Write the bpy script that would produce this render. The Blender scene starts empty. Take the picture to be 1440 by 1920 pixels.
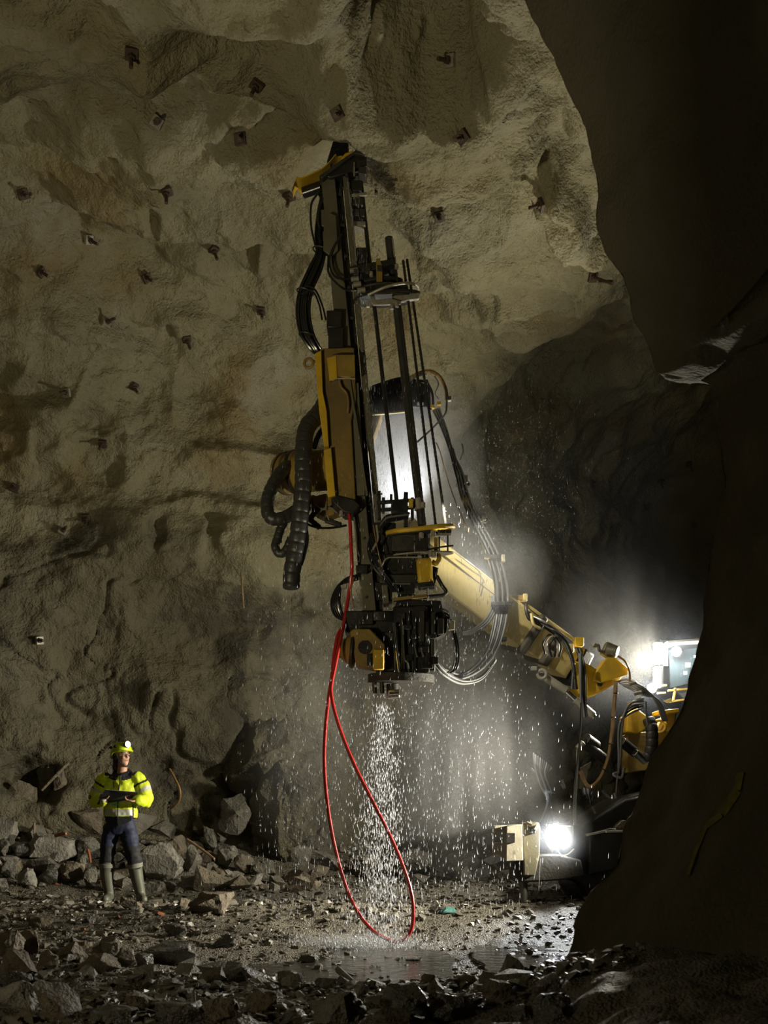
import bpy, bmesh, math, random
import numpy as np
from mathutils import Vector, Matrix, Quaternion

random.seed(7)
SC = bpy.context.scene
COL = SC.collection
PI = math.pi

# ------------------------------------------------------------------ camera, exposure, lights
F, HZ, CH = 2000.0, 1500.0, 1.15          # focal length in pixels, horizon row, camera height


def P(px, py, Y=11.0):
    """World point seen at pixel (px, py) of the 1440x1920 photograph at distance Y."""
    return Vector(((px - 720.0) / F * Y, Y, CH + (HZ - py) / F * Y))


cam_d = bpy.data.cameras.new('camera')
cam = bpy.data.objects.new('camera', cam_d)
COL.objects.link(cam)
cam.location = (0, 0, CH)
cam.rotation_euler = (PI / 2, 0, 0)
cam_d.sensor_fit = 'VERTICAL'
cam_d.sensor_height = 36.0
cam_d.lens = F / 1920 * 36.0
cam_d.shift_y = (HZ - 960) / 1920
cam_d.clip_end = 200
cam_d.dof.use_dof = True
cam_d.dof.focus_distance = 11.6
cam_d.dof.aperture_fstop = 4.5
SC.camera = cam

world = bpy.data.worlds.new('World')
SC.world = world
world.use_nodes = True
world.node_tree.nodes['Background'].inputs[0].default_value = (0.9, 0.85, 0.7, 1)
world.node_tree.nodes['Background'].inputs[1].default_value = 0.0015

SC.view_settings.view_transform = 'Standard'
SC.view_settings.look = 'None'
SC.view_settings.exposure = 0.0
SC.view_settings.gamma = 1.0
SC.view_settings.use_curve_mapping = False
cy = SC.cycles
cy.max_bounces = 5
cy.diffuse_bounces = 2
cy.glossy_bounces = 2
cy.transmission_bounces = 3
cy.transparent_max_bounces = 6
cy.volume_bounces = 0
cy.use_denoising = True
cy.sample_clamp_indirect = 3.0
cy.caustics_reflective = False
cy.caustics_refractive = False


def spot(name, loc, aim, watts, colour, angle, blend, radius=0.08):
    d = bpy.data.lights.new(name, 'SPOT')
    d.energy = watts
    d.color = colour
    d.spot_size = math.radians(angle)
    d.spot_blend = blend
    d.shadow_soft_size = radius
    o = bpy.data.objects.new(name, d)
    COL.objects.link(o)
    o.location = loc
    o.rotation_euler = (Vector(aim) - Vector(loc)).to_track_quat('-Z', 'Y').to_euler()
    return o


def point(name, loc, watts, colour, radius=0.05):
    d = bpy.data.lights.new(name, 'POINT')
    d.energy = watts
    d.color = colour
    d.shadow_soft_size = radius
    o = bpy.data.objects.new(name, d)
    COL.objects.link(o)
    o.location = loc
    return o


# work light standing left of the camera, thrown up at the roof
spot('roof_work_light', (-4.3, 3.2, 0.9), (-0.9, 11.5, 7.4), 930, (1.0, 0.88, 0.58), 68, 0.85, 0.12)
point('work_light_spill', (-3.6, 2.6, 1.5), 75, (1.0, 0.86, 0.58), 0.15)
# flood lamps on the rig's canopy (the warm strip lamps), raking over roof and wall; then a fill spot added to brighten the hoses
spot('rig_flood_light', P(1226, 1245, 13.3), (-3.0, 11.5, 4.6), 760, (1.0, 0.93, 0.74), 160, 0.5, 0.12)
spot('hose_fill_light', P(1243, 1215, 12.9), P(1140, 1420, 12.2), 130, (1.0, 0.96, 0.86), 95, 0.8, 0.05)
# flood lamp low on the rig side, raking over the worker; second spot added for the front rubble
spot('rig_side_light', (3.3, 10.9, 1.3), (-3.0, 11.0, 1.35), 2700, (1.0, 0.93, 0.76), 84, 1.0, 0.10)
spot('rubble_fill_light', (3.0, 10.2, 1.6), (-1.5, 6.4, 0.2), 620, (1.0, 0.93, 0.78), 62, 0.9, 0.10)
# lamps on the boom behind the drill feed: one up the feed, one down the boom, one into the falling spray
spot('feed_lamp_light', P(768, 990, 12.5), P(742, 850, 11.85), 210, (0.95, 0.97, 1.0), 80, 0.8, 0.05)
spot('boom_lamp_light', P(835, 940, 10.75), P(930, 1150, 12.2), 190, (1.0, 0.95, 0.80), 70, 0.8, 0.05)
spot('spray_lamp_light', P(905, 1010, 12.5), P(735, 1700, 11.0), 420, (0.98, 0.97, 0.92), 74, 0.8, 0.06)


# ------------------------------------------------------------------ numpy noise
def _hash(ix, iy, iz):
    h = (ix.astype(np.int64) * 374761393 + iy.astype(np.int64) * 668265263 + iz.astype(np.int64) * 2147483647) & 0xFFFFFFFF
    h = ((h ^ (h >> 13)) * 1274126177) & 0xFFFFFFFF
    h = h ^ (h >> 16)
    return (h & 0xFFFFFF) / float(0xFFFFFF) * 2.0 - 1.0


def vnoise(x, y, z):
    x, y, z = np.broadcast_arrays(np.asarray(x, float), np.asarray(y, float), np.asarray(z, float))
    fx, fy, fz = np.floor(x), np.floor(y), np.floor(z)
    ux, uy, uz = x - fx, y - fy, z - fz
    ux = ux * ux * ux * (ux * (ux * 6 - 15) + 10)
    uy = uy * uy * uy * (uy * (uy * 6 - 15) + 10)
    uz = uz * uz * uz * (uz * (uz * 6 - 15) + 10)
    r = 0
    for dx in (0, 1):
        for dy in (0, 1):
            for dz in (0, 1):
                w = (ux if dx else 1 - ux) * (uy if dy else 1 - uy) * (uz if dz else 1 - uz)
                r = r + w * _hash(fx + dx, fy + dy, fz + dz)
    return r


def fbm(x, y, z, octaves=4, gain=0.5):
    r, a = 0, 1.0
    for i in range(octaves):
        r = r + a * vnoise(x * 2 ** i + 17.3 * i, y * 2 ** i - 9.1 * i, z * 2 ** i + 4.7 * i)
        a *= gain
    return r


def sstep(a, b, x):
    t = np.clip((np.asarray(x, float) - a) / (b - a), 0, 1)
    return t * t * (3 - 2 * t)


# ------------------------------------------------------------------ materials
def material(name, c1, c2=None, rough=0.7, metal=0.0, nscale=4.0, bump=0.0, bscale=20.0, bscale2=None, rough2=None,
             spec=0.5, contrast=0.5, coat=0.0):
    m = bpy.data.materials.new(name)
    m.use_nodes = True
    nt = m.node_tree
    b = nt.nodes['Principled BSDF']
    b.inputs['Base Color'].default_value = (*c1, 1)
    b.inputs['Roughness'].default_value = rough
    b.inputs['Metallic'].default_value = metal
    b.inputs['Specular IOR Level'].default_value = spec
    b.inputs['Coat Weight'].default_value = coat
    b.inputs['Coat Roughness'].default_value = 0.15
    geo = nt.nodes.new('ShaderNodeNewGeometry')
    if c2 is not None:
        n = nt.nodes.new('ShaderNodeTexNoise')
        n.inputs['Scale'].default_value = nscale
        n.inputs['Detail'].default_value = 5
        n.inputs['Roughness'].default_value = 0.6
        nt.links.new(geo.outputs['Position'], n.inputs['Vector'])
        r = nt.nodes.new('ShaderNodeValToRGB')
        r.color_ramp.elements[0].position = 0.5 - contrast * 0.35
        r.color_ramp.elements[1].position = 0.5 + contrast * 0.35
        r.color_ramp.elements[0].color = (*c1, 1)
        r.color_ramp.elements[1].color = (*c2, 1)
        nt.links.new(n.outputs['Fac'], r.inputs['Fac'])
        nt.links.new(r.outputs['Color'], b.inputs['Base Color'])
        if rough2 is not None:
            mr = nt.nodes.new('ShaderNodeMapRange')
            mr.inputs['From Min'].default_value = 0.5 - contrast * 0.35
            mr.inputs['From Max'].default_value = 0.5 + contrast * 0.35
            mr.inputs['To Min'].default_value = rough
            mr.inputs['To Max'].default_value = rough2
            nt.links.new(n.outputs['Fac'], mr.inputs['Value'])
            nt.links.new(mr.outputs['Result'], b.inputs['Roughness'])
    if bump > 0:
        n1 = nt.nodes.new('ShaderNodeTexNoise')
        n1.inputs['Scale'].default_value = bscale
        n1.inputs['Detail'].default_value = 4
        n1.inputs['Roughness'].default_value = 0.62
        nt.links.new(geo.outputs['Position'], n1.inputs['Vector'])
        h = n1.outputs['Fac']
        if bscale2:
            n2 = nt.nodes.new('ShaderNodeTexVoronoi')
            n2.inputs['Scale'].default_value = bscale2
            nt.links.new(geo.outputs['Position'], n2.inputs['Vector'])
            mx = nt.nodes.new('ShaderNodeMath')
            mx.operation = 'MULTIPLY_ADD'
            mx.inputs[1].default_value = -0.5
            nt.links.new(n2.outputs['Distance'], mx.inputs[0])
            nt.links.new(h, mx.inputs[2])
            h = mx.outputs[0]
        bp = nt.nodes.new('ShaderNodeBump')
        bp.inputs['Strength'].default_value = 1.0
        bp.inputs['Distance'].default_value = bump
        nt.links.new(h, bp.inputs['Height'])
        nt.links.new(bp.outputs['Normal'], b.inputs['Normal'])
    return m


def emitter(name, colour, strength):
    m = bpy.data.materials.new(name)
    m.use_nodes = True
    nt = m.node_tree
    b = nt.nodes['Principled BSDF']
    b.inputs['Base Color'].default_value = (0.8, 0.8, 0.8, 1)
    b.inputs['Emission Color'].default_value = (*colour, 1)
    b.inputs['Emission Strength'].default_value = strength
    return m


M = {}


def rock_face(name):
    """Sprayed concrete, granular, stained ochre and grey; below a ragged edge low on the wall the tone is darker."""
    m = material(name, (0.16, 0.142, 0.083), (0.30, 0.27, 0.165), 0.75, 0, 1.3, contrast=1.0, spec=0.3)
    nt = m.node_tree
    b = nt.nodes['Principled BSDF']
    base = b.inputs['Base Color'].links[0].from_socket
    geo = [n for n in nt.nodes if n.bl_idname == 'ShaderNodeNewGeometry'][0]

    def noise(scale, detail=4, rough=.6, off=0.0):
        mp = nt.nodes.new('ShaderNodeMapping')
        mp.inputs['Location'].default_value = (off, off * .7, -off)
        nt.links.new(geo.outputs['Position'], mp.inputs['Vector'])
        n = nt.nodes.new('ShaderNodeTexNoise')
        n.inputs['Scale'].default_value, n.inputs['Detail'].default_value, n.inputs['Roughness'].default_value = scale, detail, rough
        nt.links.new(mp.outputs['Vector'], n.inputs['Vector'])
        return n.outputs['Fac']

    def rng(sock, a, c, lo=0.0, hi=1.0):
        r = nt.nodes.new('ShaderNodeMapRange')
        r.interpolation_type = 'SMOOTHSTEP'
        for k, v in zip(('From Min', 'From Max', 'To Min', 'To Max'), (a, c, lo, hi)):
            r.inputs[k].default_value = v
        nt.links.new(sock, r.inputs['Value'])
        return r.outputs['Result']

    def mix(fac, a, colour, mode='MIX'):
        x = nt.nodes.new('ShaderNodeMix')
        x.data_type, x.blend_type = 'RGBA', mode
        nt.links.new(fac, x.inputs[0])
        nt.links.new(a, x.inputs[6])
        x.inputs[7].default_value = (*colour, 1)
        return x.outputs[2]

    def mul(a, c):
        x = nt.nodes.new('ShaderNodeMath')
        x.operation = 'MULTIPLY'
        nt.links.new(a, x.inputs[0])
        if hasattr(c, 'links'):
            nt.links.new(c, x.inputs[1])
        else:
            x.inputs[1].default_value = c
        return x.outputs[0]

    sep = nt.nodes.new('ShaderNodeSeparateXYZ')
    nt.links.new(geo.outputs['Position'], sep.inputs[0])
    rag = nt.nodes.new('ShaderNodeMath')                              # ragged edge by height; the tone is darker below it
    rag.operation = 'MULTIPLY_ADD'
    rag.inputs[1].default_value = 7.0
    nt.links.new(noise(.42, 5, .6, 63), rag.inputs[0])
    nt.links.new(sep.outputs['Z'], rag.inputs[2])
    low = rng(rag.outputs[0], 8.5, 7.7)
    c = mix(mul(rng(noise(.55, 3, .55, 5), .5, .72), .75), base, (0.20, 0.145, 0.06))
    c = mix(mul(rng(noise(.8, 4, .6, 21), .5, .7), .6), c, (0.30, 0.285, 0.21))
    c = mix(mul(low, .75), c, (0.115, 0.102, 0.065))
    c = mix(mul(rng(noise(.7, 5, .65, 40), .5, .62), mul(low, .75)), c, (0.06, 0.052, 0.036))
    nt.links.new(c, b.inputs['Base Color'])
    h1 = noise(11, 2, .5, 3)
    h2 = noise(34, 3, .6, 9)
    ad = nt.nodes.new('ShaderNodeMath')
    ad.operation = 'MULTIPLY_ADD'
    ad.inputs[1].default_value = .75
    nt.links.new(h2, ad.inputs[0])
    nt.links.new(h1, ad.inputs[2])
    bp = nt.nodes.new('ShaderNodeBump')
    bp.inputs['Distance'].default_value = .05
    bp.inputs['Strength'].default_value = 1.0
    nt.links.new(ad.outputs[0], bp.inputs['Height'])
    nt.links.new(bp.outputs['Normal'], b.inputs['Normal'])
    return m


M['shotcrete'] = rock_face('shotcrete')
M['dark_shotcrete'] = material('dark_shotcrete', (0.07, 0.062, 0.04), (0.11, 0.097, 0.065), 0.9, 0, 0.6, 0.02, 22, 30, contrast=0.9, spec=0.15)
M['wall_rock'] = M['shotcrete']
M['gravel'] = material('gravel', (0.075, 0.064, 0.045), (0.19, 0.165, 0.118), 0.30, 0, 1.6, 0.035, 42, 60, contrast=0.9, rough2=0.7)
M['stone_pale'] = material('stone_pale', (0.15, 0.138, 0.112), (0.36, 0.335, 0.28), 0.6, 0, 7, 0.035, 26, None, contrast=0.8)
M['stone_grey'] = material('stone_grey', (0.085, 0.078, 0.06), (0.22, 0.20, 0.16), 0.55, 0, 6, 0.035, 26, None, contrast=0.8)
M['stone_brown'] = material('stone_brown', (0.08, 0.063, 0.04), (0.21, 0.17, 0.115), 0.65, 0, 8, 0.035, 26, None, contrast=0.7)
M['stone_dark'] = material('stone_dark', (0.085, 0.078, 0.06), (0.155, 0.14, 0.105), 0.6, 0, 4, 0.035, 26, None, contrast=0.8)
M['stone_wet'] = material('stone_wet', (0.05, 0.047, 0.042), (0.12, 0.11, 0.095), 0.22, 0, 6, 0.035, 26, None, contrast=0.8, spec=0.8)
M['pebble'] = material('pebble', (0.07, 0.062, 0.046), (0.19, 0.168, 0.125), 0.42, 0, 5, 0, contrast=0.9)
M['water'] = material('water', (0.05, 0.045, 0.035), None, 0.07, 0, bump=0.012, bscale=9, spec=1.0)
M['drop'] = material('drop', (0.46, 0.48, 0.51), None, 0.15, 0, spec=1.0)
M['yellow'] = material('yellow', (0.70, 0.45, 0.018), (0.36, 0.22, 0.02), 0.35, 0, 4.0, 0.002, 30, contrast=0.8, rough2=0.6)
M['dirty_yellow'] = material('dirty_yellow', (0.34, 0.22, 0.025), (0.12, 0.085, 0.035), 0.45, 0, 3.0, 0.004, 25, contrast=0.7, rough2=0.7)
M['cream'] = material('cream', (0.74, 0.60, 0.25), (0.58, 0.46, 0.18), 0.4, 0, 3.0, 0.002, 25, contrast=0.7)
M['tar'] = material('tar', (0.016, 0.014, 0.011), (0.035, 0.03, 0.022), 0.7, 0, 9, 0.01, 30, contrast=0.8)
M['grimy_yellow'] = material('grimy_yellow', (0.26, 0.165, 0.025), (0.085, 0.062, 0.03), 0.5, 0, 2.2, 0.004, 25, contrast=0.8, rough2=0.7)
M['steel'] = material('steel', (0.045, 0.043, 0.036), (0.09, 0.085, 0.07), 0.30, 0.55, 6, 0.002, 40, contrast=0.8, rough2=0.55)
M['olive_steel'] = material('olive_steel', (0.17, 0.155, 0.10), (0.10, 0.09, 0.06), 0.40, 0.2, 3, 0.002, 40, contrast=0.8)
M['black_steel'] = material('black_steel', (0.018, 0.017, 0.015), (0.04, 0.038, 0.032), 0.28, 0.3, 8, 0.003, 35, contrast=0.8, rough2=0.5)
M['chrome'] = material('chrome', (0.62, 0.62, 0.6), None, 0.16, 1.0)
M['muddy'] = material('muddy', (0.05, 0.042, 0.03), (0.09, 0.075, 0.05), 0.75, 0, 9, 0.01, 30, contrast=0.8)
M['pale_steel'] = material('pale_steel', (0.38, 0.35, 0.27), (0.22, 0.20, 0.15), 0.45, 0.1, 5, 0.002, 30, contrast=0.8)
M['rubber'] = material('rubber', (0.014, 0.014, 0.014), None, 0.24, 0, spec=0.7)
M['grey_hose'] = material('grey_hose', (0.16, 0.16, 0.155), None, 0.3, 0, spec=0.7)
M['wrap'] = material('wrap', (0.022, 0.022, 0.021), (0.04, 0.038, 0.033), 0.42, 0, 14, 0.004, 30, contrast=0.7, spec=0.6)
M['red'] = material('red', (0.42, 0.022, 0.018), None, 0.25, 0, spec=0.7)
M['brown_cable'] = material('brown_cable', (0.30, 0.17, 0.05), (0.16, 0.09, 0.03), 0.4, 0, 20, contrast=0.6)
M['rust'] = material('rust', (0.10, 0.06, 0.04), (0.05, 0.04, 0.03), 0.6, 0.3, 20, contrast=0.6)
M['galv'] = material('galv', (0.38, 0.35, 0.28), (0.2, 0.18, 0.14), 0.45, 0.3, 20, contrast=0.6)
M['wood'] = material('wood', (0.34, 0.22, 0.12), (0.2, 0.13, 0.07), 0.7, 0, 16, contrast=0.6)
M['orange'] = material('orange', (0.40, 0.13, 0.035), (0.25, 0.08, 0.03), 0.6, 0, 16, contrast=0.6)
M['teal'] = material('teal', (0.03, 0.13, 0.11), None, 0.5)
M['glass'] = material('glass', (0.10, 0.13, 0.13), None, 0.05, 0, spec=1.0)
M['glass'].node_tree.nodes['Principled BSDF'].inputs['Transmission Weight'].default_value = 0.7
M['lamp_white'] = emitter('lamp_white', (0.86, 0.93, 1.0), 40)
M['lamp_warm'] = emitter('lamp_warm', (1.0, 0.93, 0.68), 26)
M['lamp_dim'] = emitter('lamp_dim', (0.8, 1.0, 0.95), 0.7)
M['hivis'] = material('hivis', (0.62, 0.74, 0.02), None, 0.6, 0, bump=0.006, bscale=14)
M['helmet'] = material('helmet', (0.46, 0.60, 0.012), None, 0.3)
M['reflect'] = material('reflect', (0.52, 0.52, 0.46), None, 0.4)
M['black_cloth'] = material('black_cloth', (0.012, 0.012, 0.014), None, 0.75, 0, bump=0.004, bscale=20)
M['navy'] = material('navy', (0.010, 0.014, 0.042), None, 0.7, 0, bump=0.006, bscale=16)
M['boot'] = material('boot', (0.13, 0.13, 0.09), (0.08, 0.08, 0.055), 0.5, 0, 8, contrast=0.7)
M['boot_top'] = material('boot_top', (0.21, 0.20, 0.165), None, 0.6)
M['skin'] = material('skin', (0.56, 0.31, 0.20), None, 0.5)
M['hair'] = material('hair', (0.035, 0.022, 0.014), None, 0.5)
M['eye'] = material('eye', (0.75, 0.73, 0.7), None, 0.2)
M['pupil'] = material('pupil', (0.015, 0.012, 0.01), None, 0.1)
M['lip'] = material('lip', (0.42, 0.16, 0.12), None, 0.4)
M['board'] = material('board', (0.022, 0.022, 0.022), None, 0.4)
M['paper'] = material('paper', (0.5, 0.5, 0.48), None, 0.7)
M['cyan'] = material('cyan', (0.10, 0.42, 0.46), None, 0.5)


# ------------------------------------------------------------------ mesh helpers
def tag(o, label=None, cat=None, group=None, kind=None):
    if label:
        o['label'] = label
    if cat:
        o['category'] = cat
    if group:
        o['group'] = group
    if kind:
        o['kind'] = kind
    return o


def put_under(o, parent):
    loc = Vector((0, 0, 0))
    q = parent
    while q is not None:
        loc = loc + Vector(q.location)
        q = q.parent if q.get('_local') is None else None
    o.parent = parent
    o.matrix_parent_inverse = Matrix.Translation(-Vector(parent.location)) if parent.parent is None else Matrix.Identity(4)


def link_mesh(name, me, mats, parent=None):
    o = bpy.data.objects.new(name, me)
    COL.objects.link(o)
    for m in (mats if isinstance(mats, (list, tuple)) else [mats]):
        me.materials.append(m)
    if parent is not None:
        put_under(o, parent)
    return o


def empty(name, loc):
    o = bpy.data.objects.new(name, None)
    COL.objects.link(o)
    o.empty_display_size = 0.2
    o.location = loc
    return o


def catmull(pts, n=8, closed=False):
    pts = [Vector(p) for p in pts]
    if len(pts) < 3:
        return pts
    out = []
    N = len(pts)
    seg = N if closed else N - 1
    for i in range(seg):
        if closed:
            p0, p1, p2, p3 = pts[(i - 1) % N], pts[i], pts[(i + 1) % N], pts[(i + 2) % N]
        else:
            p0 = pts[i - 1] if i > 0 else pts[0] * 2 - pts[1]
            p1, p2 = pts[i], pts[i + 1]
            p3 = pts[i + 2] if i + 2 < N else pts[-1] * 2 - pts[-2]
        for k in range(n):
            t = k / n
            out.append(0.5 * ((2 * p1) + (p2 - p0) * t + (2 * p0 - 5 * p1 + 4 * p2 - p3) * t * t + (3 * p1 - p0 - 3 * p2 + p3) * t ** 3))
    if not closed:
        out.append(pts[-1])
    return out


class MB:
    def __init__(self):
        self.v, self.f, self.mi, self.cur = [], [], [], 0

    def add(self, vs, fs):
        b = len(self.v)
        self.v.extend(Vector(v) for v in vs)
        for f in fs:
            self.f.append(tuple(b + i for i in f))
            self.mi.append(self.cur)
        return self

    def bar(self, a, b, w, d, ref=Vector((0, 1, 0)), taper=1.0):
        """Box from a to b; w across, d along ref (the depth direction)."""
        a, b = Vector(a), Vector(b)
        ax = (b - a).normalized()
        yd = (Vector(ref) - ax * ax.dot(Vector(ref)))
        if yd.length < 1e-5:
            yd = ax.orthogonal()
        yd.normalize()
        xd = ax.cross(yd)
        vs = []
        for q, k in ((a, 1.0), (b, taper)):
            for sx, sy in ((-1, -1), (1, -1), (1, 1), (-1, 1)):
                vs.append(q + xd * (sx * w / 2 * k) + yd * (sy * d / 2 * k))
        self.add(vs, [(3, 2, 1, 0), (4, 5, 6, 7), (0, 1, 5, 4), (1, 2, 6, 5), (2, 3, 7, 6), (3, 0, 4, 7)])
        return self

    def box(self, c, s):
        c = Vector(c)
        return self.bar(c - Vector((0, 0, s[2] / 2)), c + Vector((0, 0, s[2] / 2)), s[0], s[1])

    def pbox(self, x0, x1, y0, y1, Y=11.0, d=0.2):
        """Box that covers pixels x0..x1, y0..y1 at distance Y with depth d."""
        a, b = P((x0 + x1) / 2, y1, Y), P((x0 + x1) / 2, y0, Y)
        return self.bar(a, b, abs(x1 - x0) / F * Y, d)

    def prism(self, pts, d, dirv=Vector((0, 1, 0))):
        """Closed polygon (3-D points) extruded by d, centred."""
        n = len(pts)
        dv = Vector(dirv) * (d / 2)
        vs = [Vector(p) - dv for p in pts] + [Vector(p) + dv for p in pts]
        fs = [tuple(range(n)), tuple(range(2 * n - 1, n - 1, -1))]
        fs += [((i + 1) % n, i, n + i, n + (i + 1) % n) for i in range(n)]
        return self.add(vs, fs)

    def pprism(self, px, Y, d):
        return self.prism([P(x, y, Y) for x, y in px], d)

    def tube(self, pts, r, n=8, closed=False, cap=True, sq=1.0):
        pts = [Vector(p) for p in pts]
        N = len(pts)
        rs = r if isinstance(r, (list, tuple)) else [r] * N
        tang = []
        for i in range(N):
            if closed:
                t = pts[(i + 1) % N] - pts[i - 1]
            else:
                t = pts[min(i + 1, N - 1)] - pts[max(i - 1, 0)]
            tang.append(t.normalized() if t.length > 1e-9 else Vector((0, 0, 1)))
        up = tang[0].orthogonal().normalized()
        vs, fs = [], []
        for i in range(N):
            up = (up - tang[i] * tang[i].dot(up))
            up = up.normalized() if up.length > 1e-6 else tang[i].orthogonal().normalized()
            bi = tang[i].cross(up)
            for k in range(n):
                a = 2 * PI * k / n
                vs.append(pts[i] + (up * math.cos(a) + bi * math.sin(a) * sq) * rs[i])
        for i in range(N - 1 if not closed else N):
            j = (i + 1) % N
            for k in range(n):
                fs.append((i * n + k, i * n + (k + 1) % n, j * n + (k + 1) % n, j * n + k))
        if cap and not closed:
            fs.append(tuple(range(n - 1, -1, -1)))
            fs.append(tuple((N - 1) * n + k for k in range(n)))
        return self.add(vs, fs)

    def cyl(self, a, b, r, r2=None, n=20):
        return self.tube([a, b], [r, r if r2 is None else r2], n)

    def disc_stack(self, a, b, prof, n=24):
        """Lathe: prof is a list of (t along a->b, radius)."""
        a, b = Vector(a), Vector(b)
        return self.tube([a.lerp(b, t) + (b - a) * (1e-4 * i) for i, (t, _) in enumerate(prof)], [r for _, r in prof], n)

    def torus(self, c, axis, R, r, n=20, m=8):
        axis = Vector(axis).normalized()
        u = axis.orthogonal().normalized()
        w = axis.cross(u)
        c = Vector(c)
        return self.tube([c + (u * math.cos(2 * PI * i / n) + w * math.sin(2 * PI * i / n)) * R for i in range(n)], r, m, closed=True)

    def ell(self, c, r, rot=None, nu=14, nv=9):
        c = Vector(c)
        R = rot if rot is not None else Matrix.Identity(3)
        vs = [c + R @ Vector((0, 0, r[2]))]
        for j in range(1, nv):
            t = PI * j / nv
            for i in range(nu):
                a = 2 * PI * i / nu
                vs.append(c + R @ Vector((r[0] * math.sin(t) * math.cos(a), r[1] * math.sin(t) * math.sin(a), r[2] * math.cos(t))))
        vs.append(c + R @ Vector((0, 0, -r[2])))
        fs = [(0, 1 + i, 1 + (i + 1) % nu) for i in range(nu)]
        for j in range(nv - 2):
            for i in range(nu):
                a, b = 1 + j * nu + i, 1 + j * nu + (i + 1) % nu
                fs.append((a, a + nu, b + nu, b))
        L = len(vs) - 1
        o = 1 + (nv - 2) * nu
        fs += [(L, o + (i + 1) % nu, o + i) for i in range(nu)]
        return self.add(vs, fs)

    def loft(self, secs, n=16):
        """secs: (centre, rx, ry[, rot about z]) horizontal ellipses, closed at both ends."""
        vs, fs = [], []
        for s in secs:
            c = Vector(s[0])
            for k in range(n):
                a = 2 * PI * k / n
                vs.append(c + Vector((s[1] * math.cos(a), s[2] * math.sin(a), 0)))
        for i in range(len(secs) - 1):
            for k in range(n):
                fs.append((i * n + k, i * n + (k + 1) % n, (i + 1) * n + (k + 1) % n, (i + 1) * n + k))
        fs.append(tuple(range(n - 1, -1, -1)))
        fs.append(tuple((len(secs) - 1) * n + k for k in range(n)))
        return self.add(vs, fs)

    def mesh(self, name, smooth=True, fixn=True):
        me = bpy.data.meshes.new(name)
        me.from_pydata([tuple(v) for v in self.v], [], self.f)
        if fixn:
            bm = bmesh.new()
            bm.from_mesh(me)
            bmesh.ops.recalc_face_normals(bm, faces=bm.faces)
            bm.to_mesh(me)
            bm.free()
        if any(self.mi):
            me.polygons.foreach_set('material_index', self.mi)
        if smooth:
            me.polygons.foreach_set('use_smooth', [True] * len(me.polygons))
            try:
                me.set_sharp_from_angle(angle=math.radians(38))
            except Exception:
                pass
        me.update()
        return me

    def build(self, name, mat, parent=None, bevel=0.0, label=None, smooth=True):
        o = link_mesh(name, self.mesh(name, smooth), mat, parent)
        if bevel > 0:
            md = o.modifiers.new('bevel', 'BEVEL')
            md.width = bevel
            md.segments = 2
            md.limit_method = 'ANGLE'
            md.angle_limit = math.radians(40)
        if label:
            o['label'] = label
        return o


def fused(mb, voxel, smooth=6):
    """Union of the pieces in mb as one continuous mesh."""
    me = mb.mesh('tmp', False)
    o = bpy.data.objects.new('tmp', me)
    COL.objects.link(o)
    r = o.modifiers.new('r', 'REMESH')
    r.mode = 'VOXEL'
    r.voxel_size = voxel
    if smooth:
        s = o.modifiers.new('s', 'SMOOTH')
        s.iterations = smooth
        s.factor = 0.5
    dg = bpy.context.evaluated_depsgraph_get()
    out = bpy.data.meshes.new_from_object(o.evaluated_get(dg))
    bpy.data.objects.remove(o)
    bpy.data.meshes.remove(me)
    out.polygons.foreach_set('use_smooth', [True] * len(out.polygons))
    return out


def grid_mesh(name, V, mat, flip=False):
    """V: (rows, cols, 3) array."""
    R, Cc = V.shape[:2]
    idx = np.arange(R * Cc).reshape(R, Cc)
    q = np.stack([idx[:-1, :-1], idx[:-1, 1:], idx[1:, 1:], idx[1:, :-1]], -1).reshape(-1, 4)
    if flip:
        q = q[:, ::-1]
    me = bpy.data.meshes.new(name)
    me.vertices.add(R * Cc)
    me.vertices.foreach_set('co', V.reshape(-1).astype(np.float32))
    me.loops.add(q.size)
    me.loops.foreach_set('vertex_index', q.reshape(-1).astype(np.int32))
    me.polygons.add(len(q))
    me.polygons.foreach_set('loop_start', np.arange(0, q.size, 4, dtype=np.int32))
    me.polygons.foreach_set('use_smooth', np.ones(len(q), bool))
    me.update(calc_edges=True)
    me.validate()
    o = link_mesh(name, me, mat)
    return o


def grid_normals(V):
    du = np.gradient(V, axis=0)
    dv = np.gradient(V, axis=1)
    n = np.cross(du, dv)
    return n / np.maximum(np.linalg.norm(n, axis=-1, keepdims=True), 1e-9)


# ------------------------------------------------------------------ the chamber: roof and back wall (one curved sheet, cut where it bends)
def smooth_interp(x, xs, ys, w=0.6):
    x = np.asarray(x, float)
    return sum(np.interp(x + o, xs, ys) for o in np.linspace(-w, w, 9)) / 9


YB = ([-11, -9, -7.5, -6, -3, -1.5, 0, 1.5, 3, 6, 9, 16], [8.0, 11.5, 13.4, 14.7, 15.9, 16.7, 17.4, 17.9, 19.0, 22.0, 23.0, 23.5])
ZC = ([-11, -9.6, -8, -6, -4, 0, 3, 6, 10, 16], [0.5, 4.5, 6.8, 7.9, 8.25, 8.1, 8.0, 8.1, 7.6, 6.0])


def back_y(x):
    return smooth_interp(x, *YB)


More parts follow.
